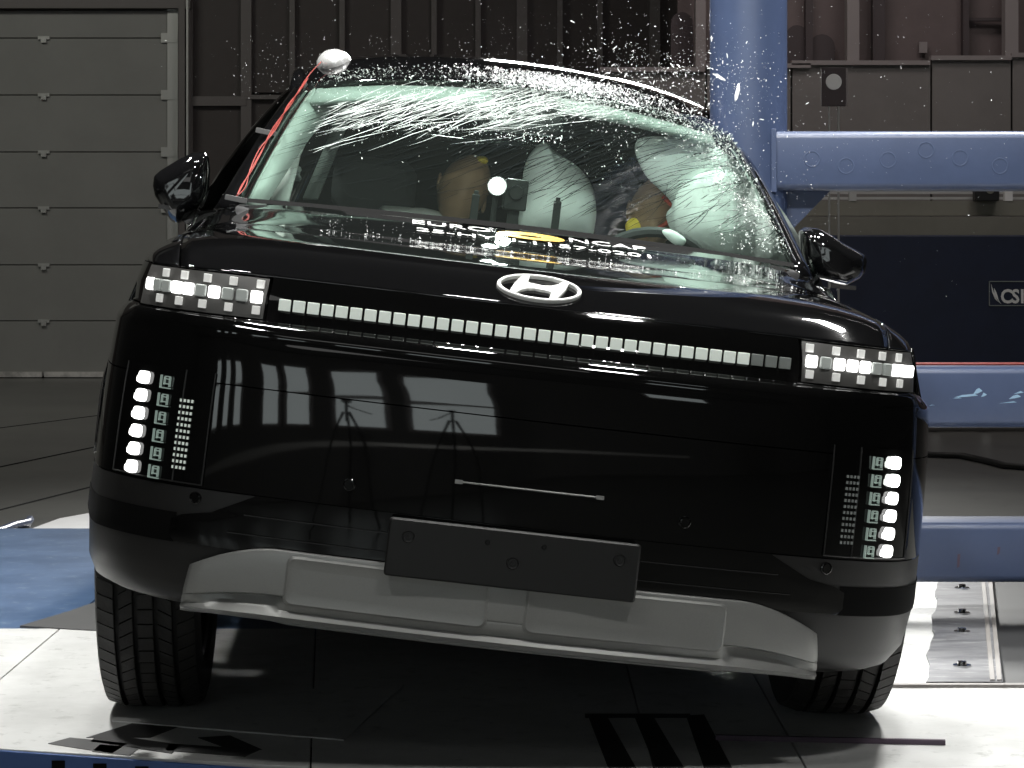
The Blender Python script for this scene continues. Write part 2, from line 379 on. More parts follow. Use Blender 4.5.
# logo: frame, swoosh, letters
def text_mesh(s, size, bold=0):
    cu = bpy.data.curves.new('txt', 'FONT'); cu.body = s; cu.size = size; cu.align_x = 'CENTER'; cu.align_y = 'CENTER'; cu.offset = bold; cu.resolution_u = 3
    o = bpy.data.objects.new('txt', cu); COL.objects.link(o)
    bpy.context.view_layer.update()
    me = bpy.data.meshes.new_from_object(o.evaluated_get(bpy.context.evaluated_depsgraph_get()))
    bpy.data.objects.remove(o); return me
fr = MB()
A = at(989, 306, NY-.045); B = at(1068, 281, NY-.045)
for (x0, z0, x1, z1) in ((A.x, A.z, B.x, A.z+.006), (A.x, B.z-.006, B.x, B.z), (A.x, A.z, A.x+.006, B.z), (B.x-.006, A.z, B.x, B.z)):
    fr.box(((x0+x1)/2, NY-.043, (z0+z1)/2), (x1-x0, .006, z1-z0))
o = fr.build('logo_frame', 'pixel_dim', bar); o.location = -Vector(bar.location)
sw = MB()
for k in range(2):
    pts = []
    p = [(991+3*k, 284+4*k), (992+2.4*k, 292+2*k), (995+2*k, 299), (1001, 304), (997+1.5*k, 300), (994+2.6*k, 293)]
    pts = [at(x, y, NY-.04) for x, y in p]
    sw.extr(pts, (0, -.006, 0))
o = sw.build('logo_swoosh', 'white_paint', bar); o.location = -Vector(bar.location)
for ch, px in (('C', 1006.5), ('S', 1015.5), ('I', 1022.3)):
    me = text_mesh(ch, .128, .004); me.materials.append(M['white_paint'])
    o = bpy.data.objects.new('lettering', me); COL.objects.link(o); o.parent = bar
    o.matrix_local = Matrix.Translation(at(px, 297, NY-.046)-bar.location) @ Matrix.Rotation(math.pi/2, 4, 'X') @ Matrix.Scale(.88, 4, (1, 0, 0))
# olive ledge with rails above it, behind the barrier
LY = 12.4
ld = empty('ledge_bench', 'olive grey two-tier ledge with white rails above the navy board', 'bench', (at(930, 0, LY).x, LY, HF))
def lb(x0, y0, x1, y1, Y, dep, m, name):
    a = at(x0, y1, Y); b = at(x1, y0, Y); return childbox(ld, ((a.x+b.x)/2, Y, (a.z+b.z)/2), (b.x-a.x, dep, b.z-a.z), m, name)
lb(690, 217, 1180, 240, LY-.05, .3, 'ledge', 'front_board'); lb(690, 201, 1180, 216, LY+.1, .3, 'ledge', 'rear_board')
lb(690, 236, 1180, 430, LY, .2, 'gal_dark', 'base')
lb(690, 191, 1180, 194, LY, .03, 'door_metal', 'rail'); lb(690, 197, 1180, 199.5, LY, .03, 'door_metal', 'rail')
lb(849, 190, 856, 201, LY-.03, .05, 'door_metal', 'rail_bracket'); lb(1004, 190, 1012, 201, LY-.03, .05, 'white_paint', 'rail_bracket')
c = at(986, 194, LY-.12)
cb = empty('control_box', 'small black box hung on the white rail under the upper beam', 'box', c)
MB().rbox((0, 0, 0), (.17, .1, .1), None, .1).build('housing', 'dark_plastic', cb)
MB().lathe([(-.055, .0), (-.055, .03), (.0, .03)], 16, 'Y', (.02, 0, .03)).build('dial', 'ledge', cb)

# target board on two rods
c = at(833.5, 87, 10.6)
tb = empty('target_board', 'black target board with a white disc, on two thin rods', 'sign', c)
MB().rbox((0, 0, 0), (.155, .02, .245), None, .03).build('board', 'gal_dark', tb)
MB().rbox((.085, .02, 0), (.016, .02, .245), None, .03).build('side_edge', 'gal_col', tb)
MB().lathe([(-.014, 0), (-.014, .049), (-.008, .052), (0, .052)], 28, 'Y', (0, 0, .032)).build('disc', 'white_paint', tb)
for s in (-.028, .032):
    MB().tube([(s, 0, -.12), (s, 0, -(c.z-HF)+.02)], .007, 8).build('rod', 'door_metal', tb)
MB().rbox((0, 0, -(c.z-HF)+.012), (.3, .3, .022), None, .05).build('foot_plate', 'dark_plastic', tb)

# black cable over the hall floor at right
cp = [(905, 455), (930, 458), (962, 459), (985, 464), (1005, 469), (1040, 472), (1080, 470)]
pts = [Vector((*onz(x, y, HF), HF+.02)) for x, y in cp]
tag(MB().tube(pts, .02, 6).build('cable', 'dark_plastic', smooth=True), 'black cable lying across the grey hall floor, between the two lower blue beams', 'cable')

# ================================================================== CARRIER SLED: deck, rails, tapes
sled = empty('carrier_sled', 'white-decked carrier platform with blue front rail, under the car', 'platform', (0, 1.2, HF))
def deckp(poly, z0, z1, m, name, bevel=0):
    o = MB().prism(poly, z0, z1).build(name, m, sled, bevel=bevel); o.location = -Vector(sled.location); return o
g = .002
yl = onz(0, 628.5)[1]; yr = onz(950, 687)[1]; y0a = onz(0, 749)[1]; y0b = onz(200, 763)[1]
def yfront(x): return y0a+(y0b-y0a)*(x-onz(0, 749)[0])/(onz(200, 763)[0]-onz(0, 749)[0])
xs = [-2.6, -1.30, -.525, .30, .62]
for i in range(4):
    x0, x1 = xs[i]+g, xs[i+1]-g
    dx = .05 if i == 2 else 0
    deckp([(x0+(.10 if i == 2 else 0), yfront(x0)), (x1, yfront(x1)), (x1, yl), (x0-(.04 if i == 2 else 0), yl)] if i != 1 else [(x0, yfront(x0)), (x1+.10, yfront(x1)), (x1-.04, yl), (x0, yl)], -.03, 0, 'deck', 'deck_plate', .002)
    deckp([(x0, yl+g), (x1, yl+g), (x1, 4.6), (x0, 4.6)], -.03, -.003, 'blue_floor' if i < 2 else 'deck', 'deck_plate', .002)
deckp([(.62+g, yfront(.62)), (1.5, yfront(1.5)), (1.5, yr-g), (.62+g, yr-g)], -.03, 0, 'deck', 'deck_plate', .002)
deckp([(1.5+g, yfront(1.5)), (2.6, yfront(2.5)), (2.6, yr-g), (1.5+g, yr-g)], -.03, 0, 'deck', 'deck_plate', .002)
A_ = onz(926, 684); B_ = onz(939, 575)
deckp([(.62+g, yr+g), (A_[0], yr+g), (B_[0]+.05, B_[1]), (.62+g, B_[1])], -.03, -.002, 'deck', 'deck_plate', .002)
deckp([(-2.6, yfront(-2.6)-.012), (2.6, yfront(2.6)-.012), (2.6, yfront(2.6)-.001), (-2.6, yfront(-2.6)-.001)], HF+.0, -.0015, 'blue_rail', 'front_rail', .001)
deckp([(-2.55, .55), (1.2, .55), (1.2, 4.5), (-2.55, 4.5)], HF+.0, -.032, 'dark_plastic', 'chassis')
deckp([(.64, .45), (2.5, .45), (2.5, yr-.05), (.64, yr-.05)], HF, -.032, 'dark_plastic', 'chassis')
# dark rubber strip on the left, wedge shaped
deckp([onz(20, 627), onz(110, 632), onz(110, 598), onz(70, 612)], -.003, .004, 'tape_grey', 'rubber_strip')
def tape(pix, name='tape_strip', m='tape_black', z=.0015):
    deckp([onz(x, y) for x, y in pix], .0002, z, m, name)
tape([(48, 744), (70, 738), (128, 744), (112, 754)], m='tape_grey'); tape([(86, 738), (210, 699), (250, 700), (150, 738)], z=.001)
tape([(100, 734), (180, 745), (172, 754), (90, 742)]); tape([(170, 744), (260, 750), (245, 757), (165, 751)])
tape([(198, 738), (230, 736), (262, 750), (225, 748)]); tape([(100, 745), (140, 748), (130, 756), (92, 752)], m='tape_grey')
for x in (60, 104, 148):
    p = at(x, 765, yfront(-.9)-.014); p.y = yfront(p.x)-.0132
    o = MB().box((p.x-sled.location.x, p.y-sled.location.y, -.05-HF), (.045, .002, .075)).build('tape_strip', 'void', sled)
for (xa, xb) in ((588, 632), (634, 680), (686, 728)):
    tape([(xa, 716), (xa+18, 715), (xb+4, 768), (xb-24, 768)])
tape([(585, 714), (690, 714), (690, 718), (585, 718)], z=.001)
tape([(232, 722), (262, 719), (264, 724), (240, 726)])
# aluminium plate with bolts, right
poly = [A_, onz(1003, 684), onz(990, 575), B_]
pl = empty('floor_plate', 'scuffed aluminium floor plate with a row of bolts, right of the car', 'plate', (poly[0][0], poly[0][1], -.012))
n_ = 24; edge = []
for k in range(n_+1):
    t = k/n_; edge.append((A_[0]+(B_[0]-A_[0])*t+.006*math.sin(k*.9)*(0 < k < n_)+.003*math.sin(k*2.3), A_[1]+(B_[1]-A_[1])*t))
o = MB().prism([poly[1], poly[2]]+edge[::-1], -.0, .006).build('sheet', 'plate', pl); o.location = -Vector((0, 0, 0)); o.matrix_world = Matrix.Translation((0, 0, 0)); o.location = (-poly[0][0], -poly[0][1], .004+.012-.006+.002)
for py in (590, 615, 634, 668):
    p = onz(962, py)
    b_ = MB().lathe([(0, 0), (0, .024), (.003, .024), (.003, .013), (.012, .012), (.014, 0)], 12, 'Z').build('bolt', 'chrome', pl); b_.location = (p[0]-poly[0][0], p[1]-poly[0][1], .018)
for px in (990, 997):
    a, b = onz(px, 683), onz(px-9, 578)
    o = MB().prism([(a[0], a[1]), (a[0]+.012, a[1]), (b[0]+.012, b[1]), b], 0, .003).build('weld_strip', 'gal_panel', pl); o.location = (-poly[0][0], -poly[0][1], .018)
# plate support block under the aluminium plate
deckp([A_, (A_[0]+.62, A_[1]), (B_[0]+.45, B_[1]), B_], HF, -.006, 'dark_plastic', 'plate_support')
# thin rod along the front edge of that deck joint (brown)
deckp([(.8, yr-.012), (1.6, yr-.012), (1.6, yr+.012), (.8, yr+.012)], 0, .008, 'gal_panel', 'joint_strip')
# brightly lit hall floor beyond the blue deck, painted as a flat white sheet
q = [onz(-60, 540, HF), onz(20, 539.5, HF), onz(130, 541, HF), onz(150, 503, HF), onz(60, 519, HF), onz(30, 530, HF)]
tag(MB().prism(q[1:], HF, HF+.004).build('floor_light_patch', 'lit_floor_white'), 'brightly lit patch of floor beyond the blue deck, painted as a white sheet', 'sheet')
pts = [Vector((*onz(x, y, HF), HF+.02)) for x, y in ((-30, 541), (2, 535), (14, 530), (28, 527), (30, 524))]
tag(MB().tube(pts, .02, 6).build('hose', 'blue', smooth=True), 'short blue hose on the hall floor at the bright floor patch', 'hose')
# thin grey sheet under the left tyre, thin strip under the right
sh = [onz(112, 722), onz(344, 741), onz(404, 685), onz(130, 700)]
o = MB().prism(sh, .0005, .0035).build('rubber_mat', 'deck'); tag(o, 'thin grey mat with pale edge on the deck below the left tyre', 'mat')
a, b = onz(715, 740), onz(946, 745)
tag(MB().box(((a[0]+b[0])/2, (a[1]+b[1])/2, .006), (b[0]-a[0], .012, .011), Matrix.Rotation(math.atan2(b[1]-a[1], b[0]-a[0]), 3, 'Z')).build('metal_strip', 'rust'), 'thin dark metal strip lying on the deck before the right tyre', 'strip')

# ================================================================== POLE RIG
PY = 2.4; PS = F/(PY+CD); pX = (748.5-512)/PS; pR = 38.5/PS
rig = empty('impact_pole_rig', 'blue steel impact post with three horizontal box beams, against the car', 'barrier', (pX, PY, HF))
def rl(v): return Vector(v)-rig.location
prof = [(.159, 0), (.159, pR), (4.2, pR), (4.2, 0)]
MB().lathe(prof, 64, 'Z').build('pole', 'blue', rig, smooth='auto')
MB().rbox((.1, 0, 0), (.6, .5, .03)).build('base_plate', 'blue', rig).location = (0, 0, .174)
def beam(y0, y1, dep, yc, x0=775, name='beam'):
    s = F/(yc-dep/2+CD); z1 = CH-(y0-YH)/s; z0 = CH-(y1-YH)/s; X0 = (x0-512)/s
    h = z1-z0; r = .022; L = 2.6
    pts = []
    for (cy, cz, a0) in ((dep/2-r, h/2-r, 0), (-dep/2+r, h/2-r, 90), (-dep/2+r, -h/2+r, 180), (dep/2-r, -h/2+r, 270)):
        for k in range(6):
            a = math.radians(a0+18*k); pts.append(Vector((0, cy+r*math.cos(a), cz+r*math.sin(a))))
    o = MB().extr(pts, (L, 0, 0)).build(name, 'blue', rig, smooth='auto'); o.location = rl((X0, yc, (z0+z1)/2))
    return X0, z0, z1, s, o
X0, z0, z1, s_, bo = beam(131, 190, .2, PY-.0)
MB().rbox((-.004, 0, 0), (.016, .215, z1-z0+.012), None, .1).build('end_plate', 'blue', rig).location = rl((X0, PY, (z0+z1)/2))
c1 = bo
for px, py in ((812, 159), (846, 166), (888, 160), (926, 150), (960, 158), (1000, 166)):
    p = at(px, py, PY-.101); r = .026
    ring = MB().lathe([(-.0003, r*.80), (-.0006, r*.84), (-.0006, r*.92), (-.0003, r*.95)], 20, 'Y').build('scuff_ring', mat('scuff', (.066, .092, .172), .5) if 'scuff' not in bpy.data.materials else bpy.data.materials['scuff'], bo); ring.location = p-rig.location-bo.location
X2, z2a, z2b, s2, b2 = beam(367, 428, .2, PY, 800)
X3, z3a, z3b, s3, b3 = beam(523, 583, .2, PY, 800)
sc_ = MB()
for (px, py, l, h) in ((966, 395, 24, 2.5), (978, 390, 9, 4), (984, 394, 6, 3), (955, 398, 14, 1.2), (1015, 396, 12, 3), (1008, 402, 18, 1.5), (1019, 392, 10, 2), (932, 405, 6, 1)):
    a = at(px-l/2, py+h, PY-.101); b = at(px+l/2, py-h/2, PY-.101)
    sc_.extr([(a.x, PY-.1, a.z), ((a.x+b.x)/2, PY-.1, a.z+.002), (b.x, PY-.1, (a.z+b.z)/2), (b.x-.01, PY-.1, b.z), ((a.x*2+b.x)/3, PY-.1, b.z-.004)], (0, -.001, 0))
o = sc_.build('paint_scuffs', 'blue_scuff', b2); o['kind'] = 'stuff'; o.location = -rig.location-b2.location
sc_ = MB()
for (px, py, h) in ((958, 561, 7), (998, 551, 4)):
    a = at(px-1, py+h, PY-.101); b = at(px+1.4, py-h, PY-.101)
    sc_.extr([(a.x, PY-.1, a.z), (b.x, PY-.1, a.z+.004), (b.x+.003, PY-.1, b.z), (a.x+.002, PY-.1, b.z)], (0, -.001, 0))
o = sc_.build('rust_marks', 'rust', b3); o['kind'] = 'stuff'; o.location = -rig.location-b3.location
# gusset under the upper beam
p1, p2, p3 = at(760, 189, PY), at(832, 189, PY), at(782, 240, PY)
MB().extr([rl(p1), rl(p2), rl(p3), rl(at(760, 262, PY))], (0, .03, 0)).build('gusset_plate', 'blue', rig)
# backing column to carry the beams, outside the frame
MB().box((0, 0, 0), (.3, .4, 3.2)).build('column', 'blue', rig, bevel=.01).location = rl((X0+2.6+.15, PY, HF+1.6))
for zz in (z2a, ):
    MB().rbox((0, 0, 0), (.05, .18, z0-z2b-.002), None, .1).build('strut', 'blue', rig).location = rl((X0+1.9, PY, (z0+z2b)/2))
# two thin wires clipped along the middle beam
pts = [at(900+20*k, 364.5+1.0*math.sin(k*1.7)+.1*k, PY-.03) for k in range(12)]
for p in pts: p.z = max(p.z, z2b+.006)
tag(MB().tube(pts, .005, 6).build('red_cable', 'red_wire'), 'thin red cable lying on the middle blue beam', 'cable')

# ================================================================== THE CAR
car = empty('car', 'black sport utility vehicle tilted on its right side, windscreen shattered, against the blue post', 'car', matrix=MCAR)
# plan outline (right half), centre front -> side -> rear
CP = [(-.2, .006), (0, 0), (.2, .006), (.4, .022), (.56, .045), (.68, .075), (.77, .12), (.84, .19), (.89, .29), (.925, .42), (.95, .6), (.968, .85), (.977, 1.1), (.98, 1.5), (.98, 2.0)]
def catmull(P, n=24):
    out = []
    for i in range(1, len(P)-2):
        p0, p1, p2, p3 = [np.array(P[j]) for j in (i-1, i, i+1, i+2)]
        for k in range(n):
            t = k/n
            out.append(.5*((2*p1)+(-p0+p2)*t+(2*p0-5*p1+4*p2-p3)*t*t+(-p0+3*p1-3*p2+p3)*t**3))
    out.append(np.array(P[-2])); return np.array(out)
PL = catmull(CP)
SL = np.concatenate([[0], np.cumsum(np.hypot(*np.diff(PL, axis=0).T))])
TG = np.gradient(PL, SL, axis=0); TG /= np.linalg.norm(TG, axis=1)[:, None]
ZI = [0.275, 0.282, 0.295, 0.33, 0.42, 0.53, 0.7, 0.81, 0.848, 0.8562, 0.8645, 0.8711, 0.876, 0.8793, 0.881, 0.884, 0.93, 0.972]
DI = [0.1, 0.07, 0.04, 0.015, 0, 0, 0.003, 0.011, 0.022, 0.023, 0.0264, 0.0314, 0.0376, 0.0447, 0.055, 0.058, 0.066, 0.088]
DI2 = [0.1, 0.07, 0.04, 0.015, 0, 0, 0.003, 0.011, 0.016, 0.0164, 0.0178, 0.0198, 0.0222, 0.0251, 0.0292, 0.03, 0.034, 0.046]
def s_at_x(x): return float(np.interp(x, PL[:, 0], SL))
def s_at_y(y):
    k = PL[:, 1] > .1; return float(np.interp(y, PL[k, 1], SL[k]))
ZT = np.linspace(.27, .98, 711); _r1 = np.interp(ZT, ZI, DI); _r2 = np.interp(ZT, ZI, DI2)
_k = np.exp(-.5*(np.arange(-90, 91)/32)**2); _k /= _k.sum()
def _sm(r):
    e = np.concatenate([np.full(90, r[0]), r, np.full(90, r[-1])]); q = np.convolve(e, _k, 'valid')
    wgt = np.clip((.835-ZT)/.03, 0, 1)*np.clip((ZT-.50)/.04, 0, 1); return r*(1-wgt)+q*wgt
DT1, DT2 = _sm(_r1), _sm(_r2)
def outl(s, z, d=0):
    """point, tangent (to +x), outward normal on the front skin"""
    a = abs(s); p = np.array([np.interp(a, SL, PL[:, 0]), np.interp(a, SL, PL[:, 1])]); t = np.array([np.interp(a, SL, TG[:, 0]), np.interp(a, SL, TG[:, 1])])
    n = np.array([t[1], -t[0]])
    k = min(1, max(0, (a-.45)/.35)); k = k*k*(3-2*k)
    dd = interp(z, ZT, DT1)*(1-k)+interp(z, ZT, DT2)*k
    if z > .85 and a > .915: dd += .034*min(1, (a-.915)/.10)*min(1, (z-.85)/.04)
    q = p-n*(dd-d)
    sg = 1 if s >= 0 else -1
    if sg < 0:
        e = min(1, max(0, (q[0]-.87)/.06)); q[0] -= .02*e
    tv = Vector((t[0], t[1]*sg, 0)); nv = Vector((n[0]*sg, n[1], 0))
    return Vector((q[0]*sg, q[1], z)), tv, nv
SE = s_at_y(.50)
def skin(zrows, s0, s1, ns, name, m, d=0, solid=0, parent=car, zfun=None):
    mb = MB(); rows = zrows
    mb.grid(lambda u, v: outl(s0+(s1-s0)*u, interp(v*(len(rows)-1), range(len(rows)), rows) if zfun is None else zfun(s0+(s1-s0)*u, v), d)[0], ns, len(rows)-1)
    return mb.build(name, m, parent, smooth=True)
skin([.29, .42, .53, .70, .86, .89, .96], -SE, SE, 120, 'backing_panel', 'void', d=-.014)
# lower bumper cladding, fascia, lamp band
skin([.275, .278, .282, .288, .295, .31, .33, .37, .42, .50, .527], -SE, SE, 120, 'bumper_cladding', 'plastic')
for sg in (-1, 1):
    skin([.412, .42, .44, .46, .473], sg*s_at_x(.69), sg*SE, 30, 'corner_vent', 'void', d=.002)  # flat black overlay painting in the shade of a recess
fas = [.5295, .545, .56, .58, .60, .62, .64, .66, .68, .70, .715, .73, .745]
fascia = skin(fas, -SE, SE, 140, 'front_fascia', 'piano')
skin([.7475, .76, .77, .78, .79, .80, .81, .82, .83, .84, .848, .852, .856, .860, .8645, .868, .8711, .874, .876, .878, .8794, .8805, .881, .883], -SE, SE, 140, 'upper_fascia', 'piano')
skin([.880, .884, .93, .9745], -s_at_x(.566), s_at_x(.566), 80, 'light_bar', 'piano')
SX = s_at_x(.573); SLE = SX+.345
for sg in (-1, 1):
    lamp = skin([.886, .890, .93, .9695], sg*SX, sg*SLE, 40, 'headlamp', 'lamp_panel')
    skin([.888, .892, .93, .968], sg*(SX-.006), sg*SX, 2, 'lamp_edge', 'lens', .004, 0, lamp)
    skin([.886, .890, .93, .9705], sg*SLE, sg*SE, 12, 'lamp_end_cap', 'piano')
    # pixel lenses: lit pattern from the inner end outwards
    lit = ('LddLdLLddL' if sg < 0 else 'LdLLLddLLL')
    sz = .0265
    base = MB().rbox((0, 0, 0), (.0245, .007, .0255), None, .16); small = MB().rbox((0, 0, 0), (.0165, .006, .0175), None, .08)
    protos = {}
    def pix(nm, shape, mk, s, z, zs=1):
        key = (id(shape), mk)
        if key not in protos:
            o = shape.build(nm, mk, lamp, fix=True); protos[key] = o.data
        else:
            o = bpy.data.objects.new(nm, protos[key]); COL.objects.link(o); o.parent = lamp
        p, t, n = outl(s, z, .0045); o.matrix_local = Matrix.Translation(p) @ frame(t, n).to_4x4(); return o
    for k, ch in enumerate(lit):
        pix('lamp_pixel', base, 'led' if ch == 'L' else 'pixel_off_glow', sg*(SX+.019+.0316*k), .930)
    for k in range(5):
        pix('marker_pixel', small, 'pixel_grey', sg*(SX+.016+.060*k+(.0 if sg < 0 else .0)), .957)
        pix('marker_pixel', small, 'pixel_grey', sg*(SX+.016+.060*k), .903)
# light bar pixels
lbo = bpy.data.objects['light_bar']
shape = MB().rbox((0, 0, 0), (.0243, .006, .0240), None, .06)
me1 = shape.build('bar_pixel', 'pixel', lbo); me2 = None
N = 36
for k in range(N):
    s = -.533+1.070*k/(N-1)
    if k == 0: o = me1
    else:
        o = bpy.data.objects.new('bar_pixel', me1.data); COL.objects.link(o); o.parent = lbo
    if k >= N-3:
        if me2 is None: me2 = me1.data.copy(); me2.materials[0] = M['pixel_dim']
        o.data = me2; o['label'] = 'darker unlit segment'
    p, t, n = outl(s, .920, .003); o.matrix_local = Matrix.Translation(p) @ frame(t, n).to_4x4()
# vertical day running lamps
for sg in (-1, 1):
    sa, sb = s_at_x(.645), s_at_x(.838)
    z_0, z_1 = .535, .765
    hs = skin([z_0, .58, .65, .70, z_1], sg*sa, sg*sb, 24, 'corner_lamp', 'piano', .003, .003)
    fr_ = MB()
    for a, b in (((sa, z_0), (sb, z_0)), ((sb, z_0), (sb, z_1)), ((sa, z_0), (sa, z_1)), ((sa+.065, z_0), (sa+.065, z_1))):
        fr_.tube([outl(sg*(a[0]+(b[0]-a[0])*k/10), a[1]+(b[1]-a[1])*k/10, .004)[0] for k in range(11)], .0018, 5)
    fr_.build('lamp_rim', 'plastic', hs)
    led = MB().rbox((0, -.002, 0), (.028, .010, .026), None, .3); led.rbox((-.012*1, -.001, -.004), (.014, .008, .014), None, .3)
    cup = MB()
    for (cx, cz, w_, h_) in ((0, -.013, .025, .0022), (-.012, 0, .0022, .026), (.004, .006, .013, .002), (.003, -.004, .014, .002), (.010, 0, .002, .020), (-.003, .002, .002, .016), (.004, .011, .012, .0018)):
        cup.box((cx, 0, cz), (w_, .006, h_))
    dl = dc = None
    so = s_at_x(.793); si = s_at_x(.745)
    if sg > 0: so, si = s_at_x(.786), s_at_x(.744)
    for k in range(6):
        z = .737-.0372*k
        hot = sg > 0 and k < 2
        p, t, n = outl(sg*so, z, .008)
        o = led.build('led_block', 'led_hot' if hot else 'led', hs); o.matrix_local = Matrix.Translation(p) @ frame(t, n).to_4x4()
        p, t, n = outl(sg*si, z-.002, .008)
        if dc is None: o = cup.build('reflector_cell', 'reflector_glow', hs); dc = o.data
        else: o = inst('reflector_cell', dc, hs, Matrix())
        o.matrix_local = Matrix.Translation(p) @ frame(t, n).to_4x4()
    mesh_ = MB()
    for r_ in range(12):
        for c_ in range(4):
            p, t, n = outl(sg*(sa+(.042 if sg < 0 else .036)+.0085*c_), .702-.0125*r_, .005); mesh_.box(p, (.004, .003, .006), frame(t, n))
    o = mesh_.build('perforated_panel', 'pixel' if sg < 0 else 'pixel_dim', hs); o['kind'] = 'stuff'  # left dots borrow the glowing lens material so they show bright
    # sensors
    for (sx, z, mt) in ((.345, .575, 'dark_plastic'), (.655, .508, 'dark_plastic')):
        p, t, n = outl(sg*s_at_x(sx), z, .001); R = frame(t, n)
        o = MB().lathe([(-.004, 0), (-.004, .0085), (-.001, .0085), (-.001, .0105), (-.004, .011), (-.003, .0125), (.003, .013)], 24, 'Y').build('parking_sensor', 'piano', car, smooth='auto'); o.matrix_local = Matrix.Translation(p) @ R.to_4x4()
# lower grille strip (gloss) between fascia and skid plate
def grille_f(u, v):
    z = .414+.1145*v; e = interp(v, [0, .05, .46, .6, 1], [.69, .70, .70, .62, .53])
    return outl(s_at_x(e)*(2*u-1), z, .004)[0]
MB().grid(grille_f, 90, 10).build('lower_grille', 'piano', car, smooth=True)
skin([.447, .4495], -s_at_x(.58), s_at_x(.58), 60, 'grille_bar', 'dark_plastic', .008)
skin([.486, .4885], -s_at_x(.55), s_at_x(.55), 60, 'grille_bar', 'dark_plastic', .008)
# slim silver ledge in the fascia
pts = [outl(x, .607, .004)[0] for x in np.linspace(-.125, .165, 12)]
o = MB().tube(pts, .0022, 5); o.box(pts[0], (.016, .006, .008)); o.box(pts[-1], (.016, .006, .008)); o.build('radar_ledge', 'silver', car)
for x in (-.125, .165): pass
# tow eye cover seam
# skid plate
def skid_prof(x):
    a = abs(x)
    zt = .428 if a < .47 else .428-.066*((a-.47)/.194)**1.8
    return zt
ZS = [0, .10, .45, .60, .64, .74, .90, .97, 1.0]
DS = [.012, .016, .016, .014, -.012, -.008, .016, .010, -.02]
def skid_f(u, v):
    x = (-1+2*u)*(.648+.016*v); zt = skid_prof(x); zb = .276
    z = zt+(zb-zt)*v; k = interp(v, ZS, DS); e2 = min(1, max(0, (abs(x)-.435)/.05))*min(1, max(0, (.98-abs(2*u-1))/.10)); k = k if k > 0 else .013+(k-.013)*e2
    e = min(1, max(0, (1-abs(2*u-1))/.03))
    return outl(math.copysign(s_at_x(abs(x)), x), max(z, .276), k*(.55+.45*e)+interp(max(z, .276), ZI, DI)*.8)[0]
mb = MB(); nv = 0
vals = [0, .03, .10, .30, .45, .57, .60, .605, .635, .64, .66, .74, .82, .90, .94, .97, .985, 1.0]
mb.grid(lambda u, v: skid_f(u, vals[round(v*(len(vals)-1))]), 120, len(vals)-1)
skid = mb.build('skid_plate', 'silver', car, smooth='auto', solid=.004, offset=0)
for sg in (-1, 1):
    mb = MB()
    xa, xb, zt, zb, r = .036, .452, .420, .316, .016
    pts = []
    for (cx, cz, a0) in ((xb-r, zt-r, 0), (xa+r, zt-r, 90), (xa+r, zb+r, 180), (xb-r, zb+r, 270)):
        for k in range(6):
            a = math.radians(a0+18*k); pts.append((cx+r*math.cos(a), cz+r*math.sin(a)))
    # rings: outline on the surface, raised edge, flat field
    def pos(x, z, d): return outl(sg*s_at_x(x), z, d+interp(z, ZI, DI)*.8)[0]
    cx, cz = (xa+xb)/2, (zt+zb)/2; hx, hz = (xb-xa)/2, (zt-zb)/2
    NS = 32
    rr = []
    dense = []
    for i in range(len(pts)):
        p, q = pts[i], pts[(i+1) % len(pts)]; L = math.hypot(q[0]-p[0], q[1]-p[1]); n = max(1, int(L/.03))
        dense += [(p[0]+(q[0]-p[0])*k/n, p[1]+(q[1]-p[1])*k/n) for k in range(n)]
    for (ins, d) in ((0, .012), (.0015, .019), (.006, .022), (.011, .0195), (.03, .019)):
        rr.append([pos(cx+(x-cx)*(1-ins/hx), cz+(z-cz)*(1-ins/hz), d) for x, z in dense])
    NN = len(dense); vs = [v for r_ in rr for v in r_]
    fs = [(a*NN+i, a*NN+(i+1) % NN, (a+1)*NN+(i+1) % NN, (a+1)*NN+i) for a in range(4) for i in range(NN)]
    mb.add(vs, fs)
    # field as strips: pair opposite points along x
    def field(u, v): return pos(cx+(hx-.03)*(2*u-1)*.999, cz+(hz-.027)*(2*v-1), .0192)
    mb.grid(field, 20, 2)
    mb.build('skid_panel', 'silver2', skid, smooth='auto')
# licence plate bracket
pb = MB().rbox((0, -.012, 0), (.512, .014, .118), None, .06, 4)
plate = pb.build('plate_bracket', 'plastic', car, smooth='auto'); plate.location = (0, -.022, .466)
for (x, z, r) in ((-.215, .024, .0115), (.215, .024, .0115), (.0, -.006, .0115), (-.055, .03, .0045), (.06, .033, .0045)):
    MB().lathe([(-.021, 0), (-.0215, r*.35), (-.0195, r*.4), (-.0195, r*.8), (-.0215, r), (-.019, r*1.15)], 20, 'Y').build('screw_boss', 'dark_plastic', plate, smooth='auto').location = (x, 0, z)

# ---- hood and fender tops
YB0 = 1.15
HYV = [.088, .100, .115, .135, .175, .25, .5, .75, .82, .88, .94, 1.0, 1.08, 1.15]
HZV = [.976, .9845, .995, 1.009, 1.033, 1.051, 1.070, 1.082, 1.0868, 1.0933, 1.1022, 1.1125, 1.1265, 1.142]
def zc(y): return interp(y, HYV, HZV)
fe = [outl(s, .972)[0] for s in np.linspace(0, SE, 200)]
fex = [p.x for p in fe]; fey = [p.y for p in fe]
WF = .845
def hood_xyz(u, v):
    a = abs(u)
    x0 = a*WF; yf = interp(x0, fex, fey)
    W_ = WF+.043*min(1, v*2.2)**.7
    yb = YB0+.2*a*a
    x = a*W_; y = yf+(yb-yf)*v
    yc = .088+(YB0-.088)*v
    z = .972+(zc(yc)-.972)*(1-a**9) + (.02*v*(a**9) if v > 0 else 0)
    return Vector((math.copysign(x, u), y, z))
VV = [0, .006, .012, .02, .03, .042, .056, .075, .1, .13, .18, .25, .35, .45, .55, .65, .72, .78, .84, .9, .95, 1]
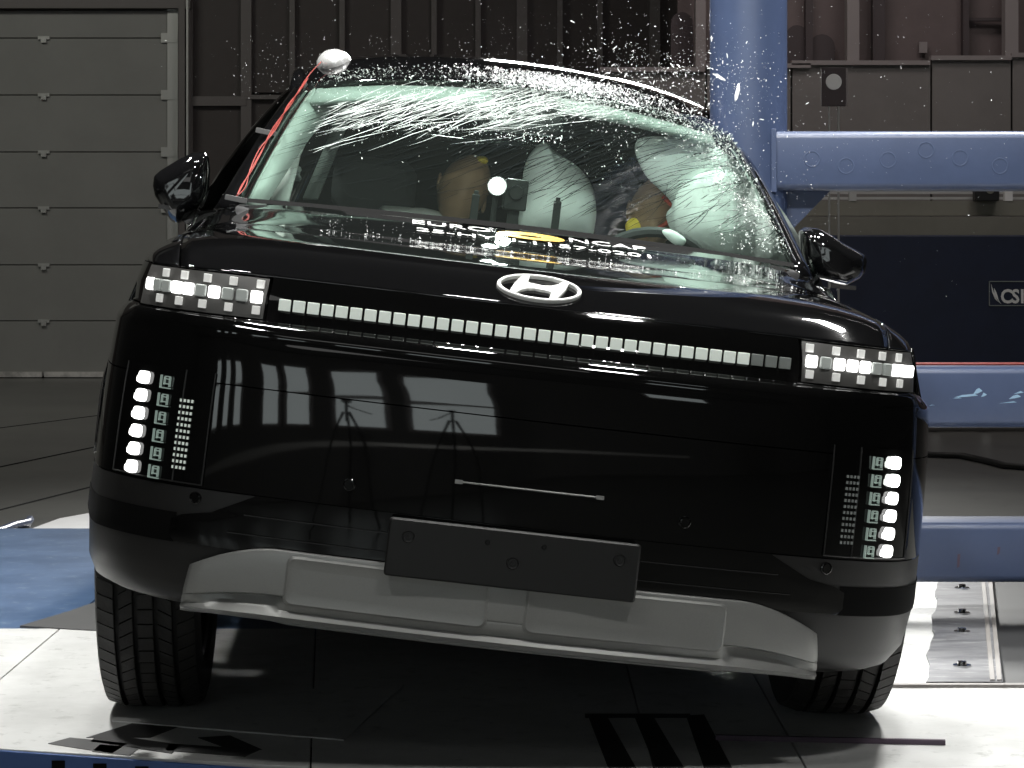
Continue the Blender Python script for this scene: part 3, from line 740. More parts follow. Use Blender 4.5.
UU = sorted(set([0, .1, .2, .3, .4, .5, .6, .7, .76, .82, .86, .885]))
UU = [-x for x in UU[::-1]]+UU[1:]
def smoothrow(vals): return lambda t: vals[round(t*(len(vals)-1))]
hood = MB().grid(lambda u, v: hood_xyz(smoothrow(UU)(u), smoothrow(VV)(v)), len(UU)-1, len(VV)-1).build('hood', 'paint', car, smooth=True, solid=.006, offset=-1)
FU = [.8895, .90, .915, .93, .945, .96, .97, .98, .988, .994, 1.0]
for sg in (-1, 1):
    MB().grid(lambda u, v: hood_xyz(sg*smoothrow(FU)(u), smoothrow(VV)(v)), len(FU)-1, len(VV)-1).build('fender_top', 'paint', car, smooth=True, solid=.006, offset=-1)
def hood_z(x, y):
    u = x/.88
    yb = YB0+.2*u*u; yf = interp(abs(x), fex, fey); v = (y-yf)/(yb-yf)
    return hood_xyz(u, v).z
# emblem: ring and slanted letter on the nose
al = math.atan2(1.033-.995, .175-.115)
ec = Vector((0, .140, 1.0145)); ex = Vector((1, 0, 0)); es = Vector((0, math.cos(al), math.sin(al))); en = ex.cross(es)
def emb(a, b, h): return ec+ex*a+es*b+en*h-Vector((0, 0, 0))
A1, B1 = .0895, .0475
eb = MB(); n = 56
ri = []
for k in range(n):
    t = 2*math.pi*k/n; c, s = math.cos(t), math.sin(t)
    for (fa, fb, h) in ((1, 1, -.004), (1, 1, .003), (.98, .965, .005), (.92, .88, .005), (.905, .86, .003), (.905, .86, -.004)): ri.append(emb(A1*fa*c, B1*fb*s, h))
eb.add(ri, [(k*6+i, ((k+1) % n)*6+i, ((k+1) % n)*6+i+1, k*6+i+1) for k in range(n) for i in range(5)])
H = [(-.040, -.042), (-.032, -.044), (-.018, -.027), (-.006, -.017), (.010, -.013), (.022, -.015), (.026, -.021), (.024, -.031), (.022, -.0445), (.036, -.042), (.056, -.002), (.070, .026), (.062, .0325), (.044, .0385), (.030, .026), (.014, .014), (-.004, .010), (-.018, .012), (-.024, .018), (-.024, .030), (-.021, .0425), (-.036, .041), (-.055, .006), (-.068, -.026), (-.055, -.034)]
# build as two upright blades plus a bridge so every face is simple
def blade(poly): eb.extr([emb(x, y, -.002) for x, y in poly], en*.0065)
BL = [(-.062, -.026), (-.050, -.0315), (-.0405, -.019), (-.025, -.0095), (-.010, -.007), (-.010, .010), (-.020, .0115), (-.0255, .016), (-.0205, .0405), (-.0353, .0395), (-.0527, .005)]
blade(BL); blade([(-x, -y) for x, y in BL])
blade([(-.010, -.007), (.010, -.010), (.010, .007), (-.010, .010)])
eb.build('emblem', 'emblem', car)
# lettering on the rear of the hood
def decal(s, px, py, ly, width, depth, m, bold=.0):
    me = text_mesh(s, 1, bold); xs_ = [v.co.x for v in me.vertices]; ys_ = [v.co.y for v in me.vertices]
    cx = loc(px, py, ly).x; w_ = max(xs_)-min(xs_); h_ = max(ys_)-min(ys_); x0 = (max(xs_)+min(xs_))/2; y0 = (max(ys_)+min(ys_))/2
    for v in me.vertices:
        x = cx+(v.co.x-x0)/w_*width; y = ly+.19*(x/.88)**2+(v.co.y-y0)/h_*depth
        v.co = (x, y, hood_z(x, y)+.003)
    me.materials.clear(); me.materials.append(M[m])
    o = bpy.data.objects.new('lettering', me); COL.objects.link(o); o.parent = hood; return o
decal('EURO', 452, 222, 1.10, .195, .045, 'decal_white', .005)
decal('NCAP', 608, 246, 1.10, .195, .045, 'decal_white', .005)
decal('25-HYU-1157-0201', 534, 246, 1.00, .58, .05, 'decal_white', .005)
ey = MB(); cx = loc(531, 236, 1.08).x; K = 40
for (a0, a1, ry) in ((5, 178, 0), (185, 358, 0)):
    pts = []
    for k in range(K//2+1):
        t = math.radians(a0+(a1-a0)*k/(K//2)); pts.append((cx+.085*math.cos(t), 1.085+.042*math.sin(t)))
    inner = [(cx+.028*math.cos(math.radians(a0+(a1-a0)*k/(K//2))), 1.085+.010*math.sin(math.radians(a0+(a1-a0)*k/(K//2)))) for k in range(K//2+1)]
    n_ = len(pts)
    ey.add([(x, y+.19*(x/.88)**2, hood_z(x, y+.19*(x/.88)**2)+.003) for x, y in pts+inner], [(k, k+1, n_+k+1, n_+k) for k in range(n_-1)])
ey.build('round_decal', 'decal_yellow', hood)

# ---- body sides with wheel arches and the crush around the post
PCX = pX+.0471*PY; PCY = PY*math.cos(YA)-pX*math.sin(YA)
def dent(p):
    if p.x < .2: return p
    xc = PCX-(p.z-PZ)*.1175-pR-.02
    lim = xc+.75*(1-math.exp(-((p.y-PCY)/.34)**2))
    x = min(p.x, lim)
    return Vector((x, p.y, p.z+(p.x-x)*.08))
WCZ, WY1, WY2, AR = .33, .90, 4.03, .435
def side_w(y, sg=1): return -(.022 if sg < 0 else 0)+ interp(y, [.5, .6, .85, 1.1, 1.5, 4.2, 4.7, 4.95], [.937, .95, .968, .977, .98, .975, .94, .88])
def zbot(y):
    z = .30 if y > .6 else .53
    for c in (WY1, WY2):
        if abs(y-c) < AR: z = max(z, WCZ+math.sqrt(AR*AR-(y-c)**2))
    return z
def ztop(y): return interp(y, [.5, 1.3, 1.6, 2.2, 5], [.972, .99, 1.09, 1.11, 1.12])
def side_ins(z, y):
    a = interp(z, [.28, .34, .42, .7, .82, .90, .972, 1.12], [.06, .02, 0, 0, .018, .042, .062 if y < .8 else .088, .12])
    return a
def side_panel(sg, y0, y1, name, m='paint', n=24):
    def f(u, v):
        y = y0+(y1-y0)*u; z = zbot(y)+(ztop(y)-zbot(y))*v
        p = Vector((side_w(y, sg)-side_ins(z, y), y, z))
        if sg > 0: p = dent(p)
        p.x *= sg; return p
    return MB().grid(f, n, 14).build(name, m, car, smooth=True, solid=.006, offset=0)
for sg in (-1, 1):
    side_panel(sg, .504, 1.50, 'fender', n=40)
    d1 = side_panel(sg, 1.506, 2.70, 'front_door', n=40); d2 = side_panel(sg, 2.706, 3.62, 'rear_door', n=24)
    side_panel(sg, 3.626, 4.95, 'rear_quarter', n=40)
    # arch lip
    pts = []
    for k in range(25):
        a = math.radians(2+150*k/24); y = WY1+AR*math.cos(a); z = WCZ+AR*math.sin(a)
        if y < .5: y = .5
        pts.append((sg*(side_w(max(y, .5), sg)-side_ins(max(z, .42), y)-.006), y, z))
    MB().tube(pts, .012, 8).build('arch_trim', 'plastic', car, smooth=True)
    for dd, yy in ((d1, 2.5), (d2, 3.45)):
        p = dent(Vector((side_w(yy)-side_ins(.95, yy), yy, .95))) if sg > 0 else Vector((side_w(yy)-side_ins(.95, yy), yy, .95))
        MB().rbox((sg*p.x, yy, .95), (.02, .2, .03), None, .3).build('handle', 'paint', dd)
    # sill
    mbs = MB()
    mbs.grid(lambda u, v: (lambda p: Vector((sg*p.x, p.y, p.z)))((dent if sg > 0 else (lambda q: q))(Vector((.96-.10*v, 1.36+2.2*u, .305-.03*v)))), 30, 2)
    mbs.build('sill', 'plastic', car, smooth=True, solid=.01)
# ---- windscreen
def ws(u, v, lift=0):
    a = u*u
    x = u*(.738+(.632-.738)*v); y = (1.165+.2*a)+((2.02+.18*a)-(1.165+.2*a))*v; z = (1.150-.012*a)+((1.562-.055*a)-(1.150-.012*a))*v+.035*math.sin(math.pi*v)*(1-.5*a)+lift
    y -= lift*.55
    p = Vector((x, y, z))
    return dent(p) if p.x > .2 else p
wsg = MB().grid(lambda u, v: ws(2*u-1, v), 60, 30).build('windscreen', 'windshield', car, smooth=True)
# frit bands and cowl
MB().grid(lambda u, v: ws(2*u-1, -.012+.025*v, .001), 40, 2).build('cowl_strip', 'void', car, smooth=True)
# roof
def roof(u, v):
    y0 = 2.02+.18*u*u; y = y0+(4.80-y0)*v
    zc_ = interp(v, [0, .03, .08, .14, .22, .4, .6, .8, 1], [1.562, 1.600, 1.643, 1.667, 1.681, 1.688, 1.68, 1.655, 1.60])
    x = u*interp(v, [0, .1, .2, .6, 1], [.632, .645, .655, .655, .60])
    z = zc_-.055*u*u-.035*abs(u)**6
    p = Vector((x, y, z)); return dent(p) if p.x > .2 else p
RV = [0, .01, .02, .03, .045, .06, .08, .1, .13, .17, .22, .3, .4, .5, .6, .7, .8, .9, 1]
RU = [-1, -.985, -.96, -.92, -.86, -.75, -.6, -.4, -.2, 0, .2, .4, .6, .75, .86, .92, .96, .985, 1]
MB().grid(lambda u, v: roof(smoothrow(RU)(u), smoothrow(RV)(v)), len(RU)-1, len(RV)-1).build('roof', 'paint', car, smooth=True, solid=.006)
# A pillars (outer skin), roof side rails
def pillar_pts(sg, v):
    i = ws(sg*1.0, v)
    return i
for sg in (-1, 1):
    inn = [ws(sg*.985, v, .004) for v in np.linspace(-.06, 1, 13)]
    out = []
    for k, p in enumerate(inn):
        t = k/12
        q = Vector((abs(p.x)+.058-.022*t, p.y+.10+.05*t, p.z-.012-.012*t)); 
        if sg > 0: q = dent(q)
        out.append(Vector((sg*q.x, q.y, q.z)))
    mid = [(a+b)/2+Vector((sg*.012, -.01, .008)) for a, b in zip(inn, out)]
    rows = [inn, mid, out]
    MB().grid(lambda u, v: rows[round(v*2)][round(u*12)], 12, 2).build('front_pillar', 'paint', car, smooth=True, solid=.02)
    # roof side rail from pillar top to the rear
    pts = []
    for k in range(14):
        v = k/13; p = roof(sg*1.0, v); pts.append(p+Vector((sg*.012, .0, -.022)))
    MB().tube(pts, .026, 8).build('roof_side', 'paint', car, smooth=True)
    pts = [roof(sg*.88, v if sg < 0 else max(v, .25+.1*v))+Vector((0, 0, h)) for v, h in ((.13, -.01), (.15, -.005), (.18, .0), (.3, .01), (.5, .015), (.7, .01), (.84, .0), (.88, -.01))]
    if sg < 0: MB().ell(roof(sg*.86, .10)+Vector((0, .01, -.008)), (.055, .11, .048), 24, 14).build('rail_end_cap', 'bright', car, smooth=True)
    rr_ = MB().tube(pts, [.012, .014, .016, .016, .016, .016, .014, .01], 10).build('roof_rail', 'paint' if sg > 0 else 'bright', car, smooth=True)
    # side windows
    def sw_(u, v):
        lo = Vector((side_w(1.55+3.1*u)-.125, 1.55+3.1*u, ztop(1.55+3.1*u)))
        r_ = roof(sg*1.0, u*.95+.02); hi = Vector((abs(r_.x)+.02, max(r_.y, 2.25), r_.z-.03))
        p = lo.lerp(hi, v); p.x += .03*math.sin(math.pi*v)
        if sg > 0: p = dent(p)
        return Vector((sg*p.x, p.y, p.z))
    MB().grid(sw_, 40, 8).build('side_window', 'side_glass', car, smooth=True)
    for uu in (.36, .68, .98):
        pts = [sw_(uu, v)+Vector((sg*-.02, 0, 0)) for v in np.linspace(0, 1, 8)]
        MB().tube(pts, .035, 8).build('window_pillar', 'void', car, smooth=True)
# rear end
def tail(u, v):
    x = (2*u-1); z = interp(v, [0, .45, .62, 1], [.35, .95, 1.10, 1.60]); w_ = interp(v, [0, .45, .62, 1], [.90, .86, .78, .60]); y = interp(v, [0, .2, .45, .62, 1], [4.93, 5.03, 5.02, 4.97, 4.80])
    return Vector((x*w_, y-.10*abs(x)**4, z))
MB().grid(tail, 30, 12).build('tailgate', 'paint', car, smooth=True, solid=.01)
for sg in (-1, 1):
    MB().rbox((sg*.72, 5.02, .88), (.16, .03, .34), None, .1).build('tail_lamp', 'red_chalk', car)
# inner blocks: underbody, light-blocking box, bulkhead, inner arches
MB().box((0, 2.6, .33), (1.36, 4.5, .06)).build('underbody', 'void', car, bevel=.01)
MB().box((0, .62, .62), (1.10, .9, .56)).build('bay_light_block', 'void', car, bevel=.03)  # unseen black box added behind the fascia to block light
MB().box((0, 1.28, .75), (1.5, .03, .72)).build('bulkhead', 'void', car)
for sg in (-1, 1):
    MB().grid(lambda u, v: Vector((sg*(.60+.27*v), WY1+(AR+.02)*math.cos(math.pi*u), WCZ+(AR+.02)*math.sin(math.pi*u)-.0)), 20, 1).build('arch_liner', 'void', car, smooth=True, solid=.004)
    MB().box((sg*.60, .9, .55), (.02, .9, .5)).build('inner_wing', 'void', car)
# ---- mirrors
def mirror(sg):
    outl_ = [(152, 186), (153, 176), (160, 170), (180, 158), (193, 152), (203, 151.5), (208, 156), (209.5, 170), (208, 192), (203, 206), (192, 214), (177, 224), (170, 220), (160, 205), (154, 196)]
    if sg > 0: outl_ = [(801, 231), (808, 227), (818, 228), (831, 234), (844, 243), (857, 250), (866, 255), (868, 262), (866, 273), (861, 279), (847, 286), (835, 283), (816, 277), (806, 271), (802, 253)]
    pts = [loc(x, y, 1.75) for x, y in outl_]
    c = sum(pts, Vector())/len(pts); n = len(pts); vs = []; fs = []
    rings = ((.0, .52, -.010), (.012, .76, -.006), (.035, .93, 0), (.065, 1.0, 0), (.10, .99, 0), (.15, .90, .01), (.17, .86, .01))
    for (dy, k, dz) in rings:
        for p in pts:
            q = c+(p-c)*k; vs.append(Vector((-abs(q.x) if sg < 0 else abs(q.x), 1.70+dy, q.z+dz)))
    K = len(rings)
    for a in range(K-1):
        for i in range(n): fs.append((a*n+i, a*n+(i+1) % n, (a+1)*n+(i+1) % n, (a+1)*n+i))
    fs.append(tuple(range(n-1, -1, -1)))
    root = MB().add(vs, fs).build('wing_mirror', 'paint', car, smooth='auto', bevel=.006)
    MB().add([v for v in vs[-n:]], [tuple(range(n))]).build('mirror_glass', 'chrome', root)
    ax = .80*sg
    MB().extr([(sg*.91, 1.76, 1.075), (sg*.86, 1.76, 1.05), (sg*.77, 1.79, 1.075), (sg*.77, 1.79, 1.115), (sg*.86, 1.76, 1.10)], (0, .07, 0)).build('mirror_foot', 'dark_plastic', root)
    MB().box((sg*.925, 1.712, 1.10), (.07, .01, .012)).build('indicator_strip', 'plastic', root)
mirror(-1); mirror(1)
# ---- wheels
def wheel(wx, wy, wz, cam_a, front):
    Mw = MINV @ Matrix.Translation((wx, wy, wz)) @ Matrix.Rotation(YA, 4, 'Z') @ Matrix.Rotation(cam_a, 4, 'Y')
    o = bpy.data.objects.new('wheel', None); COL.objects.link(o); o.parent = car; o.matrix_local = Mw
    R = .39; h = .132; kx = .88
    prof = [(-.105, .27), (-.128, .285), (-.136, .32), (-.130, .36), (-.118, .374), (-.108, .379)]
    grooves = [-.074, -.026, .026, .074]
    for gx in grooves: prof += [(gx-.006, .3795+.003*(1-(gx/.12)**2)), (gx-.005, .371), (gx+.005, .371), (gx+.006, .3795+.003*(1-(gx/.12)**2))]
    prof += [(.108, .379), (.118, .374), (.130, .36), (.136, .32), (.128, .285), (.105, .27)]
    prof = [(a*kx, b) for a, b in prof]
    ty = MB().lathe(prof, 72, 'X').build('tyre', 'rubber', o, smooth='auto')
    if front:
        tr = MB()
        ribs = [(-.124, -.081, .016), (-.067, -.033, -.022), (-.019, .019, 0), (.033, .067, .022), (.081, .124, -.016)]
        n = 66
        for (a, b, sk) in ribs:
            for k in range(n):
                t0 = 2*math.pi*(k+.04)/n; t1 = 2*math.pi*(k+.93)/n; vs = []
                for (xx, off) in ((a, 0), (b, sk*2)):
                    for (t, ) in ((t0,), (t1,)):
                        rr = R-.001-.003*(abs(xx)/.124)**2-(.010 if abs(xx) > .12 else 0); tt = t+off
                        for r_ in (rr-.012, rr): vs.append((xx*kx, r_*math.cos(tt), r_*math.sin(tt)))
                tr.add(vs, [(1, 3, 7, 5), (0, 1, 5, 4), (2, 6, 7, 3), (0, 2, 3, 1), (4, 5, 7, 6)])
        t_ = tr.build('tread', 'rubber', ty, fix=False); t_['kind'] = 'stuff'
    rim = MB().lathe([(-.105, .272), (-.10, .262), (-.06, .25), (.06, .25), (.10, .262), (.105, .272)], 40, 'X').build('rim', 'alloy', o, smooth='auto')
    sp = MB(); out = -1 if wx < 0 else 1
    for k in range(5):
        a = 2*math.pi*k/5
        sp.extr([(out*.09, math.cos(a+d)*r, math.sin(a+d)*r) for d, r in ((-.35, .07), (.35, .07), (.16, .262), (-.16, .262))], (-out*.03, 0, 0))
    sp.lathe([(out*.05, .0), (out*.095, .0), (out*.095, .06), (out*.06, .075), (out*.05, .075)], 20, 'X')
    sp.build('spokes', 'alloy', o)
    MB().lathe([(-.02*out, 0), (-.02*out, .19), (0, .19), (0, 0)], 30, 'X').build('brake_disc', 'chrome', o)
wheel(-.843, .90, .391, math.radians(0.5), True); wheel(.757, .81, .391, math.radians(3), True)
wheel(-.858-.19, 4.03, .391, 0, False); wheel(.757-.14, 4.03, .391, math.radians(2), False)

# ---- interior
inter = MB().grid(lambda u, v: Vector(((2*u-1)*.72, 1.22+.55*v, 1.118-.01*v+.018*math.sin(math.pi*v)-.05*(v > .9))), 12, 10).build('dashboard', 'dash', car, smooth=True, solid=.05)
# headliner (pale) and pillar trims
def hl(u, v):
    p = roof(-.96+1.92*u, .012+.9*v); return p+Vector((0, .0, -.030))
MB().grid(hl, 24, 14).build('headliner', 'seat', car, smooth=True, solid=.006)
def strip3(pts_a, pts_b, name, m, th=.02):
    n = len(pts_a)
    return MB().grid(lambda u, v: (pts_a, pts_b)[round(v)][round(u*(n-1))], n-1, 1).build(name, m, car, smooth=True, solid=th)
for sg in (-1,):
    ins_ = [ws(sg*.97, v)+Vector((-sg*.004, .03, -.015)) for v in np.linspace(.02, .97, 8)]
    in2 = [p+Vector((-sg*(.036+.03*k/7), .03+.05*k/7, -.02-.02*k/7)) for k, p in enumerate(ins_)]
    strip3(ins_, in2, 'pillar_trim', 'pale')
# second pale pillar (door pillar trim with grip) on the intact side
pa = [loc(289, 203, 2.0), loc(301, 155, 2.08), loc(324, 102, 2.2)]; pb = [loc(271, 203, 2.0), loc(287, 155, 2.08), loc(308, 102, 2.2)]
strip3(pa, pb, 'door_pillar_trim', 'pale_lifted')
pa = [loc(303, 200, 2.75), loc(320, 160, 2.8), loc(342, 108, 2.85)]; pb = [loc(318, 200, 2.75), loc(334, 160, 2.8), loc(354, 108, 2.85)]
strip3(pa, pb, 'rear_pillar_trim', 'pale')
MB().tube([loc(291, 176, 2.25), loc(298, 178, 2.2), loc(298, 170, 2.2), loc(292, 166, 2.25)], .012, 6).build('grab_handle', 'pale', car, smooth=True)
# pale sun visor band along the header, left of the sensor housing
a_ = [ws(u, .985)+Vector((0, .02, -.012)) for u in np.linspace(-.93, -.12, 12)]; b_ = [ws(u, .84)+Vector((0, .035, -.012)) for u in np.linspace(-.93, -.12, 12)]
strip3(a_, b_, 'sun_visor', 'pale', .015)
a_ = [ws(u, .985)+Vector((0, .02, -.012)) for u in np.linspace(.16, .9, 12)]; b_ = [ws(u, .88)+Vector((0, .035, -.012)) for u in np.linspace(.16, .9, 12)]
strip3(a_, b_, 'sun_visor', 'pale', .015)
o = MB().rbox((0, 0, 0), (.22, .12, .10), None, .2).build('sensor_housing', 'dark_plastic', car); o.location = ws(.02, .9)+Vector((0, .09, -.05))
# seats
for sx in (-.40, .36):
    st = bpy.data.objects.new('front_seat', None); COL.objects.link(st); st.parent = car; st.location = (sx, 2.75, .45)
    MB().rbox((0, -.15, .06), (.50, .5, .16), None, .35, 4).build('cushion', 'seat', st, smooth='auto')
    R = Matrix.Rotation(math.radians(-14), 3, 'X')
    MB().rbox((0, .12, .42), (.50, .14, .62), R, .3, 5).build('backrest', 'seat', st, smooth='auto')
    MB().rbox((0, .17, .80), (.27, .11, .18), R, .35, 5).build('headrest', 'seat', st, smooth='auto')
MB().box((0, 3.6, .75), (1.3, .2, .75)).build('rear_bench', 'seat', car, bevel=.05)
# steering wheel
sw = loc(650, 288, 1.95); stw = MB()
R = Matrix.Rotation(math.radians(-62), 3, 'X')
stw.tube([sw+R @ Vector((.18*math.cos(t), .18*math.sin(t), 0)) for t in np.linspace(0, 2*math.pi, 33)], .016, 8, False)
stw.box(sw, (.34, .03, .03)).box(sw, (.12, .05, .1))
stw.build('steering_wheel', 'dash', car, smooth='auto')
# airbags
def pillow(pix, ly, th, name, curve=.0, n=7, m='airbag', shift=(0, 0, 0)):
    pts = [loc(x, y, ly) for x, y in pix]
    P = []
    for i in range(len(pts)):
        p0, p1, p2, p3 = [pts[(i+j) % len(pts)] for j in (-1, 0, 1, 2)]
        for k in range(4):
            t = k/4; P.append(.5*((2*p1)+(-p0+p2)*t+(2*p0-5*p1+4*p2-p3)*t*t+(-p0+3*p1-3*p2+p3)*t**3))
    c = sum(P, Vector())/len(P); N = len(P); vs = []; fs = []
    rad = [math.sin(math.pi/2*k/n) for k in range(1, n+1)]
    for side in (-1, 1):
        for r in rad:
            for p in P:
                q = c+(p-c)*r; h = math.sqrt(max(0, 1-r*r))*th/2
                q = q+Vector((0, side*h*(1+.18*math.sin(9*q.z*3)+.15*math.sin(14*q.x)), 0)); vs.append(q)
    for sd in range(2):
        b = sd*n*N
        for a in range(n-1):
            for i in range(N): fs.append((b+a*N+i, b+a*N+(i+1) % N, b+(a+1)*N+(i+1) % N, b+(a+1)*N+i))
        fs.append(tuple(b+i for i in range(N)))
    return MB().add(vs, fs).build(name, m, car, smooth=True)
pillow([(520, 232), (521, 200), (524, 168), (533, 150), (545, 142), (553, 150), (568, 159), (583, 172), (592, 186), (596, 205), (595, 225), (588, 238), (550, 240)], 2.35, .2, 'centre_airbag')
pillow([(635, 152), (640, 138), (664, 136), (702, 140), (733, 158), (755, 180), (772, 205), (784, 240), (786, 268), (750, 272), (712, 262), (690, 250), (672, 232), (666, 215), (672, 204), (660, 190), (646, 176)], 2.17, .12, 'curtain_airbag')
pillow([(672, 212), (678, 192), (694, 176), (722, 170), (748, 178), (766, 200), (776, 228), (780, 256), (752, 262), (715, 256), (688, 246), (676, 232)], 2.08, .13, 'side_airbag')
pillow([(662, 232), (668, 229), (678, 233), (686, 240), (682, 246), (672, 243)], 1.7, .03, 'torn_flap', n=4)
# flash lamp, camera box, upright rods on the dashboard (things set in the car, top level)
def wl(v): return MCAR @ Vector(v)
def dashz(y): return interp(y, [1.22, 1.5, 1.77], [1.118, 1.131, 1.10])
c = loc(515, 197, 1.6)
cb = empty('onboard_camera', 'black box camera standing on the dashboard, behind the cracked windscreen', 'camera', matrix=MCAR @ Matrix.Translation((c.x, c.y, dashz(c.y)+.026)))
hh = .083
MB().rbox((0, 0, (c.z-dashz(c.y))-.02), (.062, .07, hh), None, .08).build('housing', 'dark_plastic', cb)
MB().lathe([(-.045, 0), (-.045, .018), (-.035, .02), (-.03, .02)], 20, 'Y', (.0, 0, c.z-dashz(c.y)-.015)).build('lens_ring', 'plastic', cb)
MB().box((0, 0, (c.z-dashz(c.y)-.02-hh/2)/2-.005), (.03, .03, max(.02, c.z-dashz(c.y)-.02-hh/2))).build('bracket', 'plastic', cb)
c = loc(497, 186, 1.55)
fl = empty('flash_lamp', 'small lit flash lamp on a stalk, beside the black camera box', 'lamp', matrix=MCAR @ Matrix.Translation((c.x, c.y, dashz(c.y)+.026)))
dz = c.z-dashz(c.y)-.026
MB().lathe([(-.012, 0), (-.014, .014), (-.008, .021), (.03, .018), (.03, 0)], 20, 'Y', (0, 0, dz)).build('lens', 'flash', fl)
MB().lathe([(-.006, .021), (-.012, .025), (.032, .022), (.034, 0)], 20, 'Y', (0, 0, dz)).build('bezel', 'dark_plastic', fl)
MB().tube([(0, .01, 0), (0, .01, dz-.02)], .008, 8).build('stalk', 'dark_plastic', fl)
ld_ = bpy.data.lights.new('flash_light', 'POINT'); ld_.energy = 4.5; ld_.shadow_soft_size = .02; ld_.color = (.95, 1, .96)
lo_ = bpy.data.objects.new('flash_light', ld_); COL.objects.link(lo_); lo_.location = wl((c.x+.035, c.y+.05, c.z+.065))
for px, pt, pb_, lab in ((474, 194, 216, 'black upright rod on the dashboard, left of the camera box'), (555, 201, 228, 'black upright rod on the dashboard, before the centre airbag')):
    a, b = loc(px, pt, 1.42), loc(px-1, pb_+6, 1.42)
    o = empty('marker_rod', lab, 'rod', matrix=MCAR @ Matrix.Translation(b))
    h = a.z-b.z
    MB().rbox((0, 0, h/2), (.020, .014, h), None, .15).build('blade', 'dark_plastic', o); MB().rbox((0, 0, h+.004), (.012, .012, .012), None, .2).build('tip', 'plastic', o)
# ---- crash test dummies
def dummy(head, hip, lean, label, chalk):
    root = empty('crash_test_dummy', label, 'dummy', matrix=MCAR @ Matrix.Translation(hip))
    hd = Vector(head)-Vector(hip); ax = hd.normalized(); sh_ = ax*(hd.length-(.25 if chalk else .185))
    side = Vector((1, 0, 0)); side = (side-ax*side.dot(ax)).normalized()
    # torso: skinned body with shoulders and arms
    me = bpy.data.meshes.new('body'); shl = sh_-side*.17; shr = sh_+side*.17
    V = [Vector((0, 0, 0)), sh_*.5, sh_, sh_+ax*.10, shl, shr, shl-ax*.24+Vector((0, -.08, 0)), shr-ax*.24+Vector((0, -.08, 0)), shl-ax*.30+Vector((.05, -.30, 0)), shr-ax*.30+Vector((-.05, -.30, 0)),
         Vector((-.10, -.05, .02)), Vector((.10, -.05, .02)), Vector((-.12, -.42, .10)), Vector((.12, -.42, .10)), Vector((-.12, -.60, -.12)), Vector((.12, -.60, -.12))]
    Ed = [(0, 1), (1, 2), (2, 3), (2, 4), (2, 5), (4, 6), (5, 7), (6, 8), (7, 9), (0, 10), (0, 11), (10, 12), (11, 13), (12, 14), (13, 15)]
    rad = [.14, .145, .13, .055, .07, .07, .045, .045, .032, .032, .09, .09, .06, .06, .045, .045]
    me.from_pydata(V, Ed, []); o = bpy.data.objects.new('body', me); COL.objects.link(o); o.parent = root; me.materials.append(M['shirt'])
    md = o.modifiers.new('skin', 'SKIN'); md.use_smooth_shade = True
    for i, r in enumerate(rad): me.skin_vertices[0].data[i].radius = (r, r*.8)
    me.skin_vertices[0].data[0].use_root = True
    o.modifiers.new('sub', 'SUBSURF').levels = 2; o.modifiers['sub'].render_levels = 2
    R = Vector((0, 0, 1)).rotation_difference(ax).to_matrix()
    h = MB(); n, m = 24, 18; b = len(h.v)
    for j in range(m+1):
        t = math.pi*j/m
        for i in range(n):
            p = 2*math.pi*i/n; x, y, z = .077*math.sin(t)*math.cos(p), .098*math.sin(t)*math.sin(p), .115*math.cos(t)
            if z < -.03: x *= 1-.25*min(1, (-z-.03)/.08); y = y*(1-.15*min(1, (-z-.03)/.08))-.012*min(1, (-z-.03)/.05)
            if y < 0:
                y -= .022*math.exp(-((x/.014)**2+((z+.012)/.022)**2))       # nose
                y -= .007*math.exp(-((x/.03)**2+((z+.058)/.008)**2))        # lips
                y += .012*math.exp(-(((abs(x)-.033)/.014)**2+((z-.012)/.012)**2))  # eye sockets
            h.v.append(tuple(hd+R @ Vector((x, y, z))))
    for j in range(m):
        for i in range(n): h.f.append((b+j*n+i, b+(j+1)*n+i, b+(j+1)*n+(i+1) % n, b+j*n+(i+1) % n))
    hd_o = h.build('head', 'skin', root, smooth=True)
    for sx in (-1, 1): MB().ell(hd+R @ Vector((sx*.076, .01, -.01)), (.008, .018, .03), 10, 8).build('ear', 'skin', hd_o, smooth=True)
    if chalk:
        MB().ell(hd+R @ Vector((-.052, -.066, -.035)), (.030, .022, .028), 12, 8).build('yellow_patch', 'yellow_chalk', hd_o, smooth=True)
        MB().tube([hd+R @ Vector(q) for q in ((-.02, -.102, -.045), (.03, -.106, .01), (.055, -.085, .05), (.0, -.09, .085))], .007, 6).build('red_stripe', 'red_chalk', hd_o, smooth=True)
    else:
        MB().ell(hd+R @ Vector((.012, -.02, .108)), (.020, .03, .014), 12, 8).build('yellow_patch', 'yellow_chalk', hd_o, smooth=True)
    return root
hp = loc(463, 190, 2.55)
dummy(hp, (-.36, 2.60, .58), 0, 'crash test dummy with tan head and pale shirt, leaning beside the flash lamp', False)
hp = loc(654, 214, 2.38)
dummy(hp, (.36, 2.60, .58), 0, 'crash test dummy with red and yellow painted face, half behind the curtain airbag', True)

